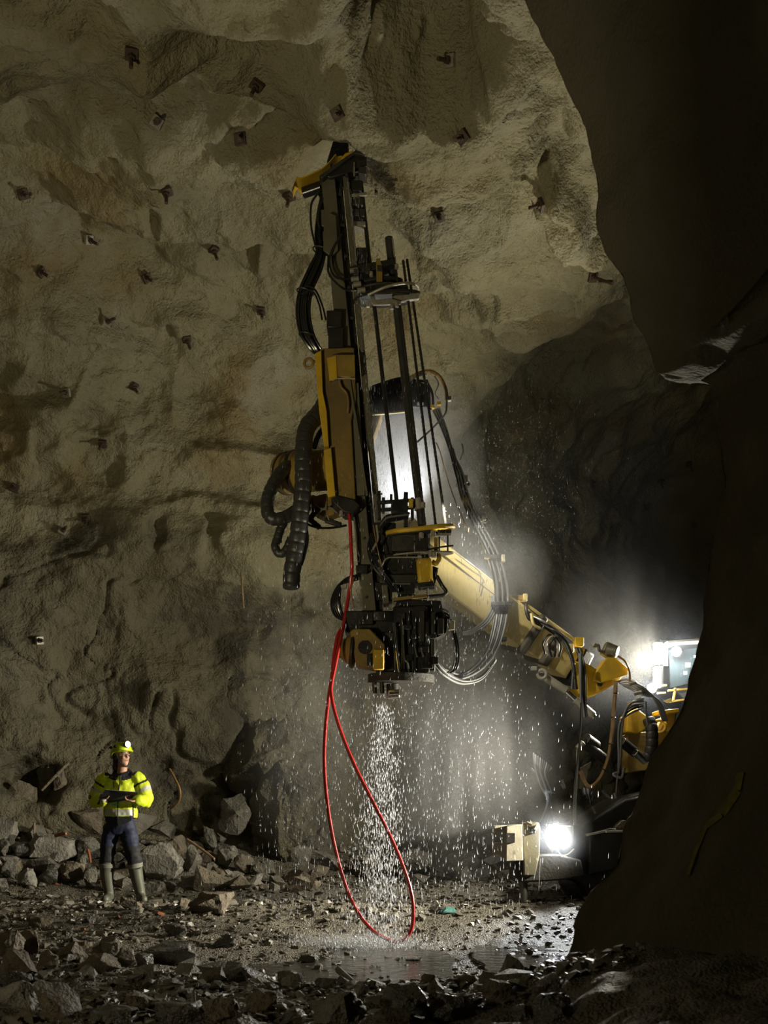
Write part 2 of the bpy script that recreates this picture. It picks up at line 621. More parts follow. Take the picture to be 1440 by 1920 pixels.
xs = np.concatenate([np.arange(-11, -6.6, 0.2), np.arange(-6.6, 6.4, 0.026), np.arange(6.4, 16.1, 0.35)])
yb, zc = back_y(xs), smooth_interp(xs, *ZC)
rows = []
for t in np.linspace(0, 1, 160):                                    # wall from below the floor up to the bend
    rows.append((np.full_like(xs, 0) + yb, -0.6 + (zc - 3.2 + 0.6) * t))
for t in np.linspace(0, 1, 170)[1:]:                                 # bend
    a = t * PI / 2
    ry, rz = 3.4, 3.2
    e = 2 / 2.4
    rows.append((yb - ry + ry * np.cos(a) ** e, zc - rz + rz * np.sin(a) ** e))
WALL_ROWS = 160 + 64
ye = yb - 3.4
for t in np.concatenate([np.linspace(0, 0.45, 250)[1:], np.linspace(0.45, 1, 40)[1:]]):
    rows.append((ye + (-4 - ye) * t, zc + 0 * xs))
S = np.stack([np.stack([xs, r[0], r[1]], -1) for r in rows], 0)
for _ in range(3):                                                   # soften the row joints
    S[1:-1] = (S[:-2] + 2 * S[1:-1] + S[2:]) / 4
Nn = -grid_normals(S)                                                # points into the rock
ctr = np.array([0, 9.0, 3.0])
flip = np.sign(np.sum(Nn * (S - ctr), -1, keepdims=True))
Nn = Nn * flip


def proj(V):
    y = np.maximum(V[..., 1], 0.3)
    return 720 + V[..., 0] / y * F, HZ - (V[..., 2] - CH) / y * F


X, Y_, Z = S[..., 0], S[..., 1], S[..., 2]
PXs, PYs = proj(S)
D = 0.40 * vnoise(X * 0.33 + 3, Y_ * 0.42 + 1, Z * 0.36) + 0.24 * vnoise(X * 0.7, Y_ * 1.3 + 7, Z * 0.85)
wq = 0.5 * vnoise(X * 0.6, Y_ * 0.6, Z * 0.6 + 77)
roofness = sstep(4.0, 6.5, Z)
D += (0.07 + 0.10 * roofness) * vnoise(X * 0.9 + 5 + wq, Y_ * 1.5 + wq, Z * 1.4 + 2) + (0.06 + 0.04 * roofness) * vnoise(X * 1.9, Y_ * 2.7 + wq, Z * 2.6)
D -= roofness * 0.17 * (1 - np.abs(vnoise(X * 0.75 + 41 + wq, Y_ * 1.25 + 3 - wq, Z))) ** 3
D += 0.045 * vnoise(X * 4.0, Y_ * 6.0, Z * 5) + 0.012 * fbm(X * 10, Y_ * 14, Z * 10, 2)
grain = vnoise(X * 13 + 9, Y_ * 14, Z * 13 + 4) + 0.8 * vnoise(X * 25, Y_ * 26 + 5, Z * 25)
gm = 0.5 + 0.5 * vnoise(X * 0.6 + 91, Y_ * 0.7, Z * 0.6)
D += (0.008 + 0.012 * gm) * grain * (0.45 + 0.55 * roofness)
rid = 1 - np.abs(vnoise(X * 0.95 + 11, Y_ * 1.25 - 3, Z * 1.0 + 8))
D -= 0.10 * np.clip(rid - 0.72, 0, 1) * 3.0
wallness = sstep(6.2, 3.6, Z)
blk = np.floor(vnoise(X * 0.9 + 31, Y_ * 0.9, Z * 0.75 + 12) * 3 + 0.35 * vnoise(X * 2.6, Y_ * 2, Z * 2.6 + 40)) / 3   # broken rock planes low on the wall
blk = 0.6 * blk + 0.4 * vnoise(X * 0.9 + 31, Y_ * 0.9, Z * 0.75 + 12)
D += wallness * (0.16 * blk + 0.07 * vnoise(X * 2.3 + 50, Y_, Z * 1.4))
crk = np.abs(vnoise(X * 1.1 + 60 + .4 * vnoise(X * 3, Y_ * 3, Z * 3), Y_ * 1.1, Z * 0.8 + 9))
D += wallness * 0.10 * np.exp(-(crk / 0.035) ** 2)
DENTS = [  # px, py, rx, ry, depth (m), tilt (deg): hollows (+) and bosses (-) of the sprayed rock
    (495, 122, 55, 16, .22, 12), (525, 85, 28, 12, .12, 0), (580, 24, 48, 14, .20, 5), (150, 440, 42, 34, .24, 0), (282, 405, 16, 26, .14, 0),
    (470, 517, 18, 18, .14, 0), (325, 552, 62, 14, .14, 14), (470, 560, 34, 12, .10, 20), (285, 645, 70, 26, .22, 30), (75, 360, 55, 16, .15, 0),
    (235, 268, 62, 14, .15, -6), (115, 515, 34, 9, .12, -12), (870, 170, 15, 26, .16, 0), (960, 192, 52, 18, .18, 12), (1000, 585, 52, 9, .12, 0),
    (780, 62, 118, 92, 1.4, 14), (700, 30, 60, 40, .5, 0), (1045, 205, 40, 60, .22, -30), (1030, 245, 40, 30, .15, 0), (1010, 300, 80, 26, .30, -28), (380, 600, 26, 12, .09, 30),
    (270, 205, 260, 12, .16, 3), (520, 235, 130, 12, .20, -12), (440, 1170, 60, 40, .25, 0), (450, 1490, 40, 50, .25, 0), (60, 1455, 60, 38, .55, 0),
    (280, 1010, 22, 40, .2, 20), (380, 1010, 14, 60, .12, 0), (205, 1200, 20, 40, .10, 0),
    (300, 440, 60, 18, -.14, 10), (90, 285, 90, 20, -.14, -4), (260, 130, 160, 24, -.12, 0), (150, 600, 90, 26, -.14, 18), (830, 450, 60, 34, -.18, 25),
    (1065, 375, 130, 34, -.62, 41), (1000, 318, 90, 16, .25, 36), (940, 130, 60, 40, -.20, 0), (90, 820, 50, 60, -.2, 0), (430, 1020, 60, 90, -.22, 0),
    (400, 640, 120, 22, -.12, 12), (920, 700, 130, 24, -.2, 6), (1030, 620, 120, 22, -.16, -8),
]
WX, WY = 22 * vnoise(PXs / 45, PYs / 38, 3.3) + 9 * vnoise(PXs / 17, PYs / 15, 8.1), 16 * vnoise(PXs / 40, PYs / 34, 13.7) + 7 * vnoise(PXs / 16, PYs / 14, 5.5)
for (px, py, rx, ry, dep, tilt) in DENTS:
    kw = min(1.0, min(rx, ry) / 30)
    a = math.radians(tilt)
    u = (PXs - px + kw * WX) * math.cos(a) + (PYs - py + kw * WY) * math.sin(a)
    w = -(PXs - px + kw * WX) * math.sin(a) + (PYs - py + kw * WY) * math.cos(a)
    q = (u / rx) ** 2 + (w / ry) ** 2
    D += dep * np.exp(-q ** (1.9 if abs(dep) > .3 else 1.6) * 0.8) * (Y_ > 3)
kc = np.exp(-(((PXs - 650) / 75) ** 2 + ((PYs - 275) / 55) ** 2) ** 1.5)
D = D * (1 - kc) + 0.06 * kc                                         # the drill head presses here
# lip shaped into the roof to keep light off the heading behind the rig
lip = sstep(2.2, 4.6, X + (Y_ - 14.5) * 0.55) * sstep(13.0, 15.0, Y_ + 0.1 * X)
D += 0.9 * lip * sstep(5.0, 7.5, Z)
SH = S + Nn * D[..., None]
SHN = grid_normals(SH)
SHN = SHN * np.sign(np.sum(SHN * (ctr - SH), -1, keepdims=True))     # points into the chamber
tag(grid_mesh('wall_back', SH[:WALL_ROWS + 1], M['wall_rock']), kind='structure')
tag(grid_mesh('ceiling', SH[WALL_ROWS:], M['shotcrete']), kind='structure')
HPX, HPY = proj(SH)
_vis = SH[..., 1] > 5


def on_rock(px, py):
    d = (HPX - px) ** 2 + (HPY - py) ** 2
    d = np.where(_vis, d, 1e12)
    k = np.unravel_index(np.argmin(d), d.shape)
    return Vector(SH[k]), Vector(SHN[k])


# ------------------------------------------------------------------ the rock corner in front, right
EDGE = [(905, -420), (945, -200), (985, 0), (1030, 90), (1072, 170), (1098, 250), (1112, 330), (1116, 400), (1135, 470), (1172, 545),
        (1186, 600), (1222, 660), (1232, 700), (1310, 716), (1340, 735), (1350, 800), (1343, 860), (1356, 930), (1350, 1000), (1322, 1048),
        (1322, 1110), (1316, 1190), (1290, 1280), (1248, 1370), (1212, 1450), (1180, 1530), (1150, 1610), (1112, 1665), (1082, 1720),
        (1066, 1790), (1044, 1835), (1030, 1900), (1020, 1960)]
ev = np.array(EDGE, float)
tl = np.concatenate([[0], np.cumsum(np.hypot(*(ev[1:] - ev[:-1]).T))])
tt = np.linspace(0, tl[-1], 300)
epx, epy = np.interp(tt, tl, ev[:, 0]), np.interp(tt, tl, ev[:, 1])
k9 = np.ones(5) / 5
epx = np.concatenate([epx[:2], np.convolve(epx, k9, 'valid'), epx[-2:]])
eY = np.interp(epy, [-420, 0, 700, 1000, 1500, 1830, 1960], [8.2, 7.9, 7.9, 7.8, 7.6, 6.6, 6.2])
ex, ez = (epx - 720) / F * eY, CH + (HZ - epy) / F * eY
ss = np.concatenate([-np.linspace(1, 0, 60)[:-1] ** 1.5, np.linspace(0, 1, 150) ** 1.3])
RV = np.zeros((len(tt), len(ss), 3))
for j, s in enumerate(ss):
    if s < 0:                                                        # far side, turning away to the right
        a = -s
        RV[:, j, 0] = ex + 7.0 * a
        RV[:, j, 1] = eY + 0.95 * np.sin(min(a * 6, 1) * PI / 2) * 0.55 + a * 1.2
    else:                                                            # near side, running back past the camera
        RV[:, j, 0] = ex + 0.55 * np.sqrt(s) * 0.45 + 1.5 * s
        RV[:, j, 1] = eY - s * (eY + 2.5)
    RV[:, j, 2] = ez
rn = grid_normals(RV)
rn = rn * np.sign(np.sum(rn * (RV - np.array([7, 6, 3.0])), -1, keepdims=True))
rx_, ry_, rz_ = RV[..., 0], RV[..., 1], RV[..., 2]
amp = sstep(0.0, 0.16, np.abs(ss))[None, :]
rd = (0.26 * vnoise(rx_ * 0.5 + 2, ry_ * 0.7, rz_ * 0.55 + 5) + 0.2 * vnoise(rx_ * 1.2, ry_ * 1.5 + 3, rz_ * 1.1)) * amp
rd += 0.04 * vnoise(rx_ * 2.8, ry_ * 3, rz_ * 2.8) + 0.010 * fbm(rx_ * 7, ry_ * 7, rz_ * 7, 3)
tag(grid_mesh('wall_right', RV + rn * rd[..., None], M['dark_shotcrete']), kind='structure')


RVD = RV + rn * rd[..., None]
RPX, RPY = proj(RVD)


def on_corner(px, py):
    d = (RPX - px) ** 2 + (RPY - py) ** 2
    d[:, ss < 0.02] = 1e12
    k = np.unravel_index(np.argmin(d), d.shape)
    n = -rn[k]
    return Vector(RVD[k]) + Vector(n if n[0] < 0 else -n) * 0.012


mk = MB()
for (a, b, w) in (((1396, 1448), (1388, 1490), .05), ((1388, 1490), (1362, 1526), .06), ((1362, 1526), (1326, 1548), .035), ((1326, 1548), (1308, 1590), .03), ((1308, 1590), (1294, 1640), .025)):
    mk.bar(on_corner(*a), on_corner(*b), w, .012, Vector((1, .6, 0)))
tag(mk.build('paint_mark', material('paint_mark', (0.20, 0.165, 0.015), (0.06, 0.052, 0.015), 0.8, 0, 9)), 'faint yellow paint line on the dark rock corner', 'paint mark')


# ------------------------------------------------------------------ floor
def floor_z(x, y, fine=True):
    x, y = np.asarray(x, float), np.asarray(y, float)
    z = 0.05 * vnoise(x * 0.7, y * 0.8, 3.1) + 0.035 * vnoise(x * 1.9, y * 2.1, 8.7)
    by = back_y(x)
    run = np.interp(x, [-4, -1, 0.5, 3], [2.7, 2.4, 1.4, 1.2])
    top = np.interp(x, [-6, -3, -1, 0.5, 3], [0.75, 0.75, 0.75, 0.4, 0.3])
    z = z + top * np.clip((y - (by - run)) / run, 0, 1.3) ** 1.25
    wl = np.clip((-6.0 - x) / 2.2, 0, 1)
    z = z + 0.9 * wl ** 1.3
    z = z + 0.10 * sstep(6.2, 5.2, y) - 0.05 * sstep(9.5, 8.0, y) * sstep(6.2, 7.2, y) * sstep(-3, -1.5, x)
    z = z + 0.28 * sstep(0.35, 1.3, x) * sstep(7.2, 5.9, y)
    dry = 1 - np.exp(-(((x - 0.5) / 2.3) ** 4 + ((y - 9.35) / 1.75) ** 4))       # hollow that holds the water
    z = z - 0.25 * (1 - dry)
    near = 0.35 + 0.65 * sstep(9.0, 6.5, y)
    if fine:
        z = z + near * 0.036 * vnoise(x * 4.2, y * 4.6, 1.0) * (0.35 + 0.65 * dry) + 0.014 * vnoise(x * 9, y * 10, 5.0) + 0.009 * vnoise(x * 19, y * 21, 2.0)
    return z


yr = np.concatenate([np.linspace(-2, 3.8, 12)[:-1], 3.8 * (24 / 3.8) ** np.linspace(0, 1, 430)])
xr = np.concatenate([np.arange(-10, -6, 0.12), np.arange(-6, 5, 0.03), np.arange(5, 16, 0.3)])
FX, FY = np.meshgrid(xr, yr)
tag(grid_mesh('floor', np.stack([FX, FY, floor_z(FX, FY)], -1), M['gravel']), kind='structure')


def fz(x, y):
    return float(floor_z(np.array([x]), np.array([y]))[0])


GYS = np.arange(4.2, 19.0, 0.02)


def ground(px, py):
    """Floor point seen at a pixel (first crossing of the sight line with the floor)."""
    gx_ = (px - 720) / F * GYS
    hit = CH + (HZ - py) / F * GYS <= floor_z(gx_, GYS)
    Y = GYS[int(np.argmax(hit))] if hit.any() else 16.0
    return Vector(((px - 720) / F * Y, Y, fz((px - 720) / F * Y, Y)))


# standing water in the hollows of the floor
def puddle(name, label, cx, cyy, rx, ry, z, seed):
    n, pts = 64, []
    for i in range(n):
        a = 2 * PI * i / n
        k = 1 + 0.28 * float(vnoise(math.cos(a) * 1.6 + seed, math.sin(a) * 1.6, 0.5)) + 0.1 * float(vnoise(math.cos(a) * 5 + seed, math.sin(a) * 5, 2.5))
        pts.append(Vector((cx + rx * k * math.cos(a), cyy + ry * k * math.sin(a), z)))
    return tag(MB().prism(pts, 0.03, Vector((0, 0, 1))).build(name, M['water'], smooth=False), label, 'puddle')


puddle('puddle', 'wide shallow puddle shining blue-white beside the dark rock corner', 1.75, 9.6, 1.0, 1.5, -0.262, 1.0)
puddle('puddle', 'muddy puddle under the falling water below the red hose', -0.55, 9.3, 1.25, 1.25, -0.262, 4.0)


# ------------------------------------------------------------------ drilling rig
rig = tag(empty('drilling_rig', P(1110, 1690, 12.4)),
          'yellow and black drilling rig with a raised drill feed reaching the rock roof', 'drilling rig')


def hose(name, pts, r, mat='rubber', parent=None, label=None, n=7, seg=7, ribs=0.0, pitch=0.05):
    q = catmull([P(*p) for p in pts], seg)
    rr = r
    if ribs:
        fine, acc = [], [0.0]
        L = sum((q[i + 1] - q[i]).length for i in range(len(q) - 1))
        m = int(L / (pitch / 8))
        cum = [0.0]
        for i in range(len(q) - 1):
            cum.append(cum[-1] + (q[i + 1] - q[i]).length)
        for k in range(m + 1):
            d = L * k / m
            i = min(max(np.searchsorted(cum, d) - 1, 0), len(q) - 2)
            fine.append(q[i].lerp(q[i + 1], (d - cum[i]) / max(cum[i + 1] - cum[i], 1e-9)))
        q = fine
        rr = [r * (1 - ribs * (1, .35, .05, 0, 0, 0, .05, .25)[k % 8]) for k in range(len(q))]
    return MB().tube(q, rr, n).build(name, M[mat], parent if parent is not None else rig, label=label)


def fb(py, off):
    """Pixel x on the feed, off pixels right of the left edge of its beam."""
    return 610 + 0.095 * (py - 407) + off


def fbar(y0, y1, off, wpx, Y, d):
    return MB().bar(P(fb(y1, off), y1, Y), P(fb(y0, off), y0, Y), wpx / F * Y, d)


# ---- feed
feed = fbar(345, 1152, 12, 26, 11.02, 0.26).build('feed_beam', M['olive_steel'], rig, 0.008)
for py in (432, 470, 520, 585, 640, 1010, 1070, 1120):
    q = P(fb(py, 9 + (py // 10) % 2 * 6), py, 10.89)
    MB().cyl(q, q + Vector((0, -0.018, 0)), 0.014, n=6).build('bolt_head', M['steel'], feed)
fbar(340, 1160, 31, 13, 11.06, 0.18).build('chain_channel', M['black_steel'], rig, 0.004)
rail = fbar(340, 1135, 45, 11, 10.98, 0.2).build('guide_rail', M['olive_steel'], rig, 0.006, label='brownish steel guide rail')
for py in range(365, 1120, 58):
    q = P(fb(py, 31), py, 10.95)
    MB().box(q, (0.05, 0.03, 0.03)).build('chain_link', M['steel'], rig, 0.004)
for py, w in ((415, 10), (455, 13)):
    MB().pbox(fb(py, -9), fb(py, 2), py - 16, py + 16, 10.98, 0.14).build('side_bracket', M['olive_steel'], rig, 0.01)
MB().pprism([(608, 408), (618, 400), (630, 405), (634, 470), (622, 482), (606, 470)], 10.84, 0.03).build('cover_plate', M['olive_steel'], rig, 0.006)
for y0, y1 in ((590, 622), (622, 668)):
    MB().pbox(fb(y0, -14), fb(y0, 14), y0, y1, 10.9, 0.2).build('feed_bracket', M['black_steel'], rig, 0.008)

# ---- head of the feed, pressed to the roof
hd = MB().pprism([(612, 346), (640, 322), (664, 304), (688, 306), (688, 328), (672, 330), (660, 338), (622, 349)], 11.0, 0.30).build(
    'feed_head', M['black_steel'], rig, 0.008)
MB().pprism([(600, 348), (640, 319), (668, 300), (689, 305), (686, 309), (666, 307), (642, 325), (606, 352)], 10.98, 0.34).build('head_plate', M['steel'], hd, 0.004)
for q in ((650, 331), (662, 321), (676, 318)):
    c = P(*q, 10.84)
    MB().cyl(c, c + Vector((0, -0.03, 0)), 0.016, n=6).build('bolt_head', M['steel'], hd)
MB().bar(P(664, 330, 10.82), P(664, 305, 10.82), 0.012, 0.02).build('edge_strip', M['galv'], hd)
MB().pbox(672, 687, 318, 333, 10.86, 0.12).build('rod_guide', M['steel'], hd, 0.01)
MB().pprism([(613, 318), (630, 262), (650, 262), (655, 284), (630, 298), (622, 322)], 11.02, 0.26).build(
    'roof_stinger', M['rubber'], rig, 0.02, label='black pad braced against the rock roof')
# yellow hood: bent sheet
hood_line = [(549, 366), (556, 349), (566, 351), (590, 341), (606, 333), (620, 320), (631, 307), (642, 304)]
vs = []
for i, (x, y) in enumerate(catmull([Vector((a, b, 0)) for a, b in hood_line], 4) and [(p.x, p.y) for p in catmull([Vector((a, b, 0)) for a, b in hood_line], 4)]):
    q = P(x, y, 11.0)
    w = 0.15 if 4 < i < 25 else 0.09
    vs.append((q, w))
mb = MB()
for q, w in vs:
    mb.v += [q + Vector((0, -w, 0)), q + Vector((0, w, 0.02)), q + Vector((0, w, 0.034)), q + Vector((0, -w, 0.014))]
for i in range(len(vs) - 1):
    for k in range(4):
        mb.f.append((i * 4 + k, i * 4 + (k + 1) % 4, i * 4 + 4 + (k + 1) % 4, i * 4 + 4 + k))
        mb.mi.append(0)
mb.f += [(3, 2, 1, 0), tuple(4 * (len(vs) - 1) + k for k in range(4))]
mb.mi += [0, 0]
mb.build('hood', M['yellow'], rig, label='bent yellow sheet hood on the feed tip')
MB().pprism([(640, 307), (648, 298), (662, 294), (663, 299), (650, 303), (645, 309)], 10.95, 0.2).build('hood_flap', M['yellow'], rig, 0.004, label='small yellow flap')
MB().cyl(P(568, 362, 11.05), P(602, 350, 11.0), 0.055).build('hood_motor', M['rubber'], rig, 0.006)
MB().cyl(P(596, 362, 11.0), P(622, 354, 11.0), 0.04).build('hood_motor', M['black_steel'], rig, 0.006)

# ---- drill rod and centre column
MB().tube([P(668, 262, 11.0), P(705, 600, 10.93), P(744, 940, 10.88)], 0.022, 10).build('drill_rod', M['black_steel'], rig, label='long ribbed drill rod through the feed head')
column = MB().tube([P(729, 446, 10.95), P(800, 1062, 10.85)], 0.042, 14).build('magazine_column', M['steel'], rig)
MB().tube([P(736, 447, 10.90), P(793, 942, 10.80)], 0.008, 6).build('edge_highlight', M['pale_steel'], rig, label='thin pale line standing in for the highlight along the column')  # pale tube standing in for the bright highlight on the column edge
MB().cyl(P(783, 935, 10.86), P(787, 956, 10.86), 0.055).build('column_collar', M['pale_steel'], rig, 0.006)

# ---- guides above, inside the rail
for y0, y1, c in ((345, 365, 'black_steel'), (378, 392, 'steel'), (398, 412, 'steel'), (421, 430, 'galv'), (470, 500, 'black_steel')):
    MB().pbox(fb(y0, 52), fb(y0, 74), y0, y1, 10.98, 0.14).build('rod_bushing', M[c], rig, 0.008)
MB().bar(P(655, 368, 10.9), P(688, 364, 10.9), 0.03, 0.03).build('guide_bar', M['galv'], rig, 0.004)
MB().tube([P(652, 340, 10.86), P(662, 420, 10.86), P(668, 490, 10.86)], 0.008, 6).build('grease_pipe', M['galv'], rig)

# ---- upper magazine
mag = MB().pprism([(655, 512), (700, 503), (736, 497), (741, 506), (706, 516), (690, 522), (656, 522)], 10.92, 0.26).build('magazine_arm', M['black_steel'], rig, 0.006)
for x, y in ((668, 511), (690, 508), (712, 504)):
    MB().bar(P(x, y + 6, 10.78), P(x, y - 6, 10.78), 0.05, 0.03).build('clamp_jaw', M['steel'], mag, 0.004)
MB().pprism([(705, 488), (711, 486), (717, 500), (717, 530), (706, 530)], 10.8, 0.06).build('clamp_tooth', M['dirty_yellow'], rig, 0.004)


def flat_plate(name, cx, cy_, Y, rx, ry, th, mat, hole=None, n=28, tilt=0.06):
    c = P(cx, cy_, Y)
    pts = []
    for i in range(n):
        a = 2 * PI * i / n
        pts.append(c + Vector((rx * math.cos(a), ry * math.sin(a), rx * math.cos(a) * tilt)))
    return MB().prism(pts, th, Vector((0, 0, 1))).build(name, M[mat], rig, 0.003)


flat_plate('magazine_plate', 712, 531, 10.92, 0.24, 0.12, 0.035, 'black_steel')
flat_plate('magazine_plate', 716, 543, 10.92, 0.27, 0.14, 0.02, 'steel')
flat_plate('magazine_plate', 722, 562, 10.92, 0.33, 0.16, 0.022, 'steel', tilt=0.05)
flat_plate('magazine_plate', 740, 553, 10.86, 0.26, 0.10, 0.03, 'black_steel', tilt=0.05)
MB().pprism([(735, 558), (760, 548), (786, 551), (785, 562), (765, 564), (738, 570)], 10.84, 0.05).build('magazine_finger', M['galv'], rig, 0.005)
MB().pprism([(693, 566), (702, 555), (704, 563), (732, 560), (752, 566), (752, 571), (700, 573)], 10.80, 0.03).build('magazine_finger', M['galv'], rig, 0.004)
MB().tube(catmull([P(690, 553, 10.78), P(724, 538, 10.72), P(758, 531, 10.74), P(778, 533, 10.82), P(784, 541, 10.95), P(778, 549, 11.08), P(756, 553, 11.15)], 6), 0.015, 8, sq=1.0).build(
    'guard_ring', M['galv'], rig, label='grey steel hoop around the upper magazine')
for x, y in ((662, 508), (664, 524), (668, 534), (676, 545)):
    MB().cyl(P(x - 6, y, 10.8), P(x + 9, y - 2, 10.8), 0.026, n=12).build('roller', M['galv'], rig, 0.003)
for x, y in ((696, 514), (744, 500), (690, 572), (735, 576), (744, 572)):
    MB().cyl(P(x, y + 4, 10.78), P(x, y - 4, 10.78), 0.02, n=8).build('pin', M['pale_steel'], rig)

# ---- hoses along the feed
for i, (dx, dY, r) in enumerate(((0, 0, .021), (7, .03, .021), (-6, .05, .02), (4, -.04, .019), (11, .07, .019), (-9, -.01, .017), (14, -.01, .016))):
    hose('feed_hose', [(606 + dx * .3, 366, 11 + dY), (600 + dx * .4, 400, 10.97 + dY), (597 + dx * .5, 440, 10.95 + dY), (600 + dx * .6, 472, 10.92 + dY), (588 + dx, 505, 10.9 + dY),
                       (571 + dx, 545, 10.9 + dY), (566 + dx, 585, 10.9 + dY), (573 + dx, 625, 10.92 + dY), (590 + dx * .8, 654, 10.95 + dY), (604 + dx * .6, 668, 11.0 + dY)], r)
for y, x in ((470, 602), (548, 572), (630, 576)):
    MB().torus(P(x, y, 10.91), Vector((0.25, 0.0, 1)), 0.085, 0.008, 18, 6).build('hose_band', M['steel'], rig)
hose('thin_hose', [(598, 360, 10.9), (584, 382, 10.88), (583, 420, 10.88), (590, 455, 10.9), (598, 480, 10.92)], .011)
hose('thin_hose', [(562, 545, 10.85), (575, 537, 10.82), (592, 545, 10.84), (605, 575, 10.88), (611, 600, 10.9)], .010)
hose('thin_hose', [(565, 552, 10.82), (585, 545, 10.80), (598, 570, 10.84), (604, 600, 10.88)], .010)
hose('loop_hose', [(640, 440, 10.84), (622, 470, 10.8), (618, 495, 10.78), (628, 518, 10.78), (650, 523, 10.78), (668, 515, 10.8)], .011)
hose('loop_hose', [(616, 480, 10.82), (616, 510, 10.78), (630, 530, 10.76), (648, 543, 10.76), (668, 544, 10.8)], .011)
hose('loop_hose', [(606, 372, 10.9), (598, 392, 10.88), (596, 412, 10.88), (601, 430, 10.9)], .012)

# ---- cradle
cr = MB().pprism([(602, 666), (664, 664), (668, 760), (660, 800), (668, 945), (640, 952), (622, 938), (620, 850), (610, 790)], 10.93, 0.34).build('cradle', M['grimy_yellow'], rig, 0.012)
MB().pprism([(592, 674), (604, 668), (607, 745), (614, 780), (618, 846), (609, 846), (600, 780), (596, 735)], 10.85, 0.30).build('cradle_edge', M['yellow'], cr, 0.006, label='bright yellow edge plate')
MB().pprism([(608, 850), (622, 846), (630, 935), (616, 938)], 10.80, 0.22).build('cradle_edge', M['yellow'], cr, 0.006, label='bright yellow lower edge plate')
cv = MB().pprism([(613, 672), (630, 668), (665, 668), (666, 709), (632, 709), (618, 715)], 10.70, 0.09).build('cover_box', M['dirty_yellow'], cr, 0.006)
MB().pprism([(613, 672), (630, 668), (632, 709), (618, 715)], 10.652, 0.012).build('side_flap', M['yellow'], cv)
MB().tube([P(622, 714, 10.65), P(632, 709.5, 10.65), P(666, 709.5, 10.65)], 0.006, 6).build('edge_trim', M['pale_steel'], cv)
MB().torus(P(579, 681, 10.95), Vector((0.25, 1, 0)), 0.047, 0.015, 24, 8).build('eye_bolt', M['dirty_yellow'], rig)
MB().tube([P(588, 678, 10.95), P(600, 676, 10.95)], 0.014, 8).build('eye_bolt_shank', M['dirty_yellow'], rig)
MB().pprism([(617, 932), (640, 938), (664, 944), (676, 955), (664, 970), (646, 968), (626, 950)], 10.88, 0.3).build('cradle_foot', M['black_steel'], rig, 0.01)
hose('cradle_hose', [(636, 714, 10.72), (640, 726, 10.72), (650, 738, 10.72), (653, 755, 10.72), (652, 775, 10.74)], .012, 'brown_cable')
MB().bar(P(655, 712, 10.75), P(688, 930, 10.74), 0.022, 0.02).build('edge_pipe', M['olive_steel'], rig)
MB().bar(P(664, 720, 10.83), P(676, 930, 10.83), 0.09, 0.06).build('slide_plate', M['olive_steel'], rig, 0.004)
MB().cyl(P(640, 958, 10.74), P(640, 968, 10.74), 0.02, n=8).build('grease_nipple', M['galv'], rig)

# ---- rotary actuator
act = MB().disc_stack(P(526, 889, 11.36), P(632, 880, 11.02), [(0, .10), (0, .195), (.05, .215), (.16, .215), (.17, .19), (.24, .19), (.25, .225), (.34, .225), (.36, .205), (1, .205)], 36).build('rotary_actuator', M['dirty_yellow'], rig)
MB().disc_stack(P(552, 887, 11.27), P(558, 886, 11.255), [(0, .232), (1, .232)], 36).build('actuator_band', M['black_steel'], act)
MB().disc_stack(P(538, 888, 11.32), P(540, 888, 11.31), [(0, .224), (1, .224)], 36).build('actuator_band', M['black_steel'], act)
MB().disc_stack(P(604, 882, 11.1), P(634, 880, 11.0), [(0, .17), (.2, .185), (1, .185)], 30).build('actuator_cap', M['yellow'], act, label='bright yellow round cap')
for k in range(12):
    a = 2 * PI * k / 12
    c = P(545, 888, 11.26)
    e = Vector((0.03, 0.17 * math.cos(a), 0.2 * math.sin(a)))
MB().pprism([(578, 938), (612, 930), (640, 944), (640, 965), (610, 975), (585, 962)], 11.1, 0.2).build('link_bracket', M['dirty_yellow'], rig, 0.01)
for c0, c1 in (((570, 965), (600, 990)), ((600, 948), (580, 975)), ((610, 975), (640, 985))):
    MB().bar(P(*c0, 11.0), P(*c1, 11.0), 0.05, 0.06).build('link_arm', M['black_steel'], rig, 0.01)
hose('link_hose', [(590, 945, 10.9), (606, 955, 10.88), (620, 952, 10.88), (632, 962, 10.9)], .009, 'grey_hose')
hose('link_hose', [(596, 972, 10.9), (600, 960, 10.88), (612, 950, 10.88)], .008, 'grey_hose')
hose('link_hose', [(612, 940, 10.86), (612, 960, 10.85), (617, 975, 10.86)], .006, 'brown_cable')
hose('link_hose', [(560, 975, 11.0), (590, 988, 10.98), (620, 990, 10.98), (650, 985, 11.0)], .012)

# ---- thick wrapped hoses at the left
hose('wrapped_hose', [(616, 742, 11.0), (600, 772, 10.9), (575, 803, 10.78), (569, 850, 10.7), (569, 900, 10.68), (564, 960, 10.68), (557, 1020, 10.7), (548, 1070, 10.72), (546, 1100, 10.74)],
     0.088, 'wrap', n=16, ribs=0.08, pitch=0.10, label='thickest hose wrapped in black spiral guard')
MB().ell(P(546, 1101, 10.74), (0.086, 0.086, 0.03)).build('hose_end', M['wrap'], rig)
hose('wrapped_hose', [(545, 868, 11.15), (525, 888, 11.0), (506, 922, 10.9), (501, 952, 10.86), (508, 971, 10.84), (530, 972, 10.86), (560, 955, 10.95), (590, 940, 11.1)],
     0.068, 'wrap', n=14, ribs=0.08, pitch=0.085)
hose('wrapped_hose', [(530, 980, 10.9), (520, 1010, 10.88), (516, 1025, 10.86), (524, 1038, 10.85), (536, 1032, 10.85), (546, 1010, 10.86)], 0.045, 'wrap', n=12, ribs=0.09, pitch=0.06)
hose('thin_hose', [(534, 982, 10.88), (523, 1000, 10.86), (521, 1016, 10.86)], 0.012, 'grey_hose')
